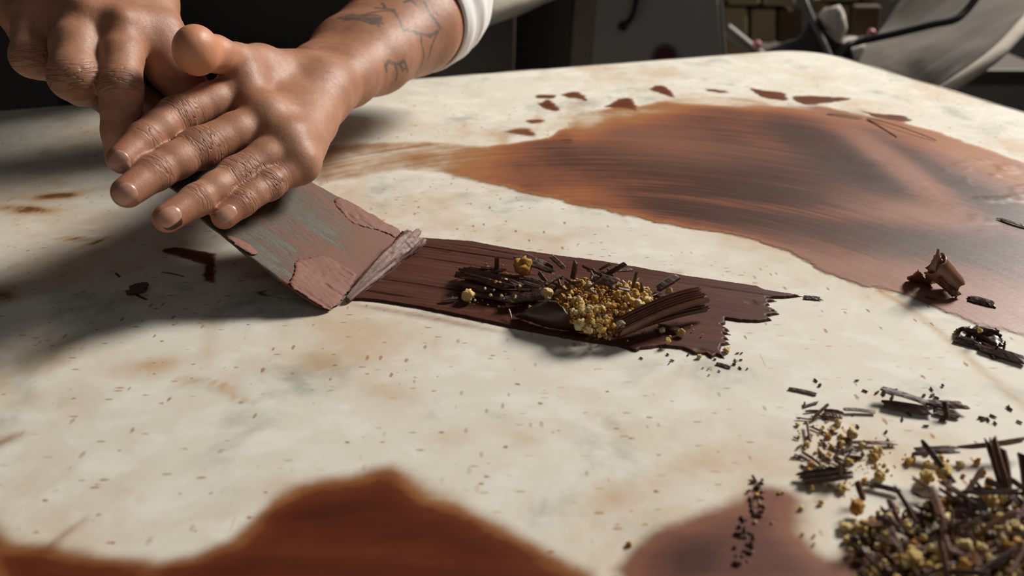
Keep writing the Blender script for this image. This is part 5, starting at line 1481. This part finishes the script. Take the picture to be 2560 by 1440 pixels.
# single crumbs one can point at
for (x, y, z, rp, lab) in ((1307, 680, .009, 25, 'largest golden crumb, lodged behind the left stack of shavings'), (1171, 747, .003, 17, 'golden crumb at the left foot of the stacked shavings'), (1366, 745, .008, 17, 'brown toasted crumb just left of the crumb pile centre'),
                           (1655, 830, .0028, 8, 'round golden crumb lying alone on the strip under the log'), (1702, 836, .0028, 10, 'golden crumb at the end of the dark stick under the log'), (1668, 856, .0026, 9, 'dusty crumb on the near border of the strip'),
                           (1672, 731, .004, 9, 'golden crumb above the upper end of the big log'), (1816, 880, .0, 9, 'brown crumb at the lower tip of the ragged strip end'), (1747, 896, .0, 7, 'pale crumb at the lower edge of the ragged strip end'),
                           (2392, 836, .0, 8, 'white crumb left of the crumpled glossy flake'), (2448, 830, .007, 7, 'yellow crumb on top of the crumpled glossy flake'), (2353, 1190, .004, 22, 'large orange crumb at the back of the corner heap'),
                           (2314, 1200, .001, 17, 'golden crumb left of the large orange one'), (2198, 1196, .001, 17, 'golden crumb right of the bent standing splinter'), (2317, 1166, .0, 11, 'orange crumb alone behind the corner heap'), (2190, 1134, .0, 14, 'round golden crumb on bare marble beside the scatter'),
                           (2186, 1148, .0, 10, 'brown crumb touching the round golden one'), (2126, 1092, .001, 16, 'golden crumb at the left end of the long reddish stick'), (2094, 1063, .0, 11, 'golden crumb near the top of the scatter'), (2152, 1118, .0, 10, 'golden crumb below the long reddish stick'),
                           (2103, 1228, .0, 13, 'golden crumb under the thick ridged bundle'), (2112, 1325, .0, 16, 'orange crumb on the left fringe of the corner heap'), (2142, 1276, .003, 20, 'toasted crumb at the left end of the corner heap'), (1573, 1364, .0, 8, 'lone golden crumb on the inner corner of the mauve film'),
                           (2473, 1258, .008, 18, 'orange crumb behind the tall splinters'), (2472, 1212, .004, 14, 'golden crumb by the foot of the small standing splinter')):
    crumb(x, y, z, rp, None, lab, rc_)
PILE = [(1385, 745), (1420, 705), (1500, 690), (1600, 715), (1650, 745), (1600, 800), (1540, 840), (1500, 850), (1440, 820), (1400, 775)]
crumbs(112, PILE, 'crumbs in the pile on the strip', 'golden crumb in the pile on the chocolate strip', lambda q: 0.002 + pile_h(q) * 1.05, (5, 12), 21, 1.8)
crumbs(22, [(1150, 690), (1300, 690), (1400, 720), (1400, 770), (1250, 775), (1150, 740)], 'crumbs on the stacked shavings', 'tiny golden crumb dusted over the stacked shavings', lambda q: 0.006 + left_h(q), (3, 6), 22)
crumbs(14, [(1120, 665), (1300, 650), (1420, 680), (1300, 700), (1140, 700)], 'crumbs behind the stack', 'tiny pale crumb on the strip behind the stacked shavings', 0.0025, (2, 4), 23)
crumbs(14, [(1500, 850), (1640, 800), (1750, 790), (1780, 870), (1600, 870)], 'crumbs in front of the log', 'tiny pale crumb on the strip in front of the log', 0.0025, (2, 5), 24)
crumbs(75, [(2130, 1330), (2200, 1280), (2330, 1260), (2450, 1250), (2640, 1240), (2640, 1540), (2150, 1540)], 'crumbs in the corner heap', 'golden crumb in the heap at the lower right corner', lambda q: 0.002 + corner_h(q), (8, 20), 25, 1.6)
crumbs(32, [(1990, 1060), (2060, 1040), (2120, 1100), (2100, 1190), (2010, 1190)], 'crumbs in the scatter', 'small golden crumb scattered among fine splinters on the bare marble', 0.0, (4, 9), 26)
crumbs(26, [(2110, 1100), (2280, 1120), (2450, 1140), (2480, 1230), (2300, 1250), (2140, 1270)], 'crumbs behind the corner heap', 'golden crumb lying loose on the marble behind the corner heap', 0.0, (5, 12), 27)
crumbs(14, [(1890, 1230), (2060, 1200), (2100, 1330), (2000, 1380), (1880, 1330)], 'crumbs on the mauve film', 'small golden crumb on the mauve film left of the corner heap', 0.0004, (4, 8), 28)
# what is too fine to count in the two heaps
def heap_stuff(name, n, area, zf, rpx, seed, label, mat):
    r = np.random.default_rng(seed); poly = np.array(area, float); lo, hi = poly.min(0), poly.max(0)
    vs, fs, base, k = [], [], 0, 0
    while k < n:
        q = lo + (hi - lo) * r.random(2)
        if not inside(poly, q[None])[0]: continue
        me, co, ff = PROTO[4 + int(r.integers(3))]
        c = T(q[0], q[1], zf(q) * r.uniform(0.0, 1.0))
        rad = r.uniform(*rpx) * float(to_px(c[None])[0, 2]) / FPX
        rot = np.array(Matrix.Rotation(r.uniform(0, 6.28), 3, 'X') @ Matrix.Rotation(r.uniform(0, 6.28), 3, 'Z'))
        vs.append(co @ rot.T * rad + c + np.array([0, 0, rad * 0.5])); fs.append(ff + base); base += len(co); k += 1
    o = mesh_obj(name, np.concatenate(vs), np.concatenate(fs), mat)
    return props(o, label, 'crumbs', None, 'stuff')
heap_stuff('fine_crumbs', 1100, PILE, lambda q: 0.002 + pile_h(q) * 0.97, (2, 6), 31, 'fine golden crumbs heaped on the chocolate strip', M['crumb'])
heap_stuff('fine_crumbs', 620, [(2110, 1330), (2200, 1270), (2330, 1250), (2450, 1240), (2660, 1230), (2660, 1600), (2140, 1600)], lambda q: 0.002 + corner_h(q) * 0.95, (4, 12), 32, 'fine golden crumbs heaped at the lower right corner', M['crumb'])
heap_stuff('fine_chocolate_bits', 360, [(2130, 1330), (2210, 1280), (2330, 1260), (2450, 1250), (2660, 1240), (2660, 1600), (2160, 1600)], lambda q: 0.002 + corner_h(q) * 0.9, (6, 16), 33, 'fine dark chocolate bits in the heap at the lower right corner', M['dark'])
heap_stuff('crumb_dust', 130, [(1985, 1040), (2070, 1030), (2200, 1100), (2300, 1150), (2140, 1260), (2010, 1200)], lambda q: 0.0, (1.5, 3.5), 35, 'golden crumb dust strewn over the bare marble left of the corner heap', M['crumb'])
heap_stuff('crumb_dust', 90, [(1130, 665), (1300, 655), (1420, 690), (1400, 775), (1250, 780), (1130, 750)], lambda q: 0.002 + left_h(q), (1.2, 3), 36, 'pale crumb dust over the stacked shavings on the strip', M['crumb'])
#@@BODY4
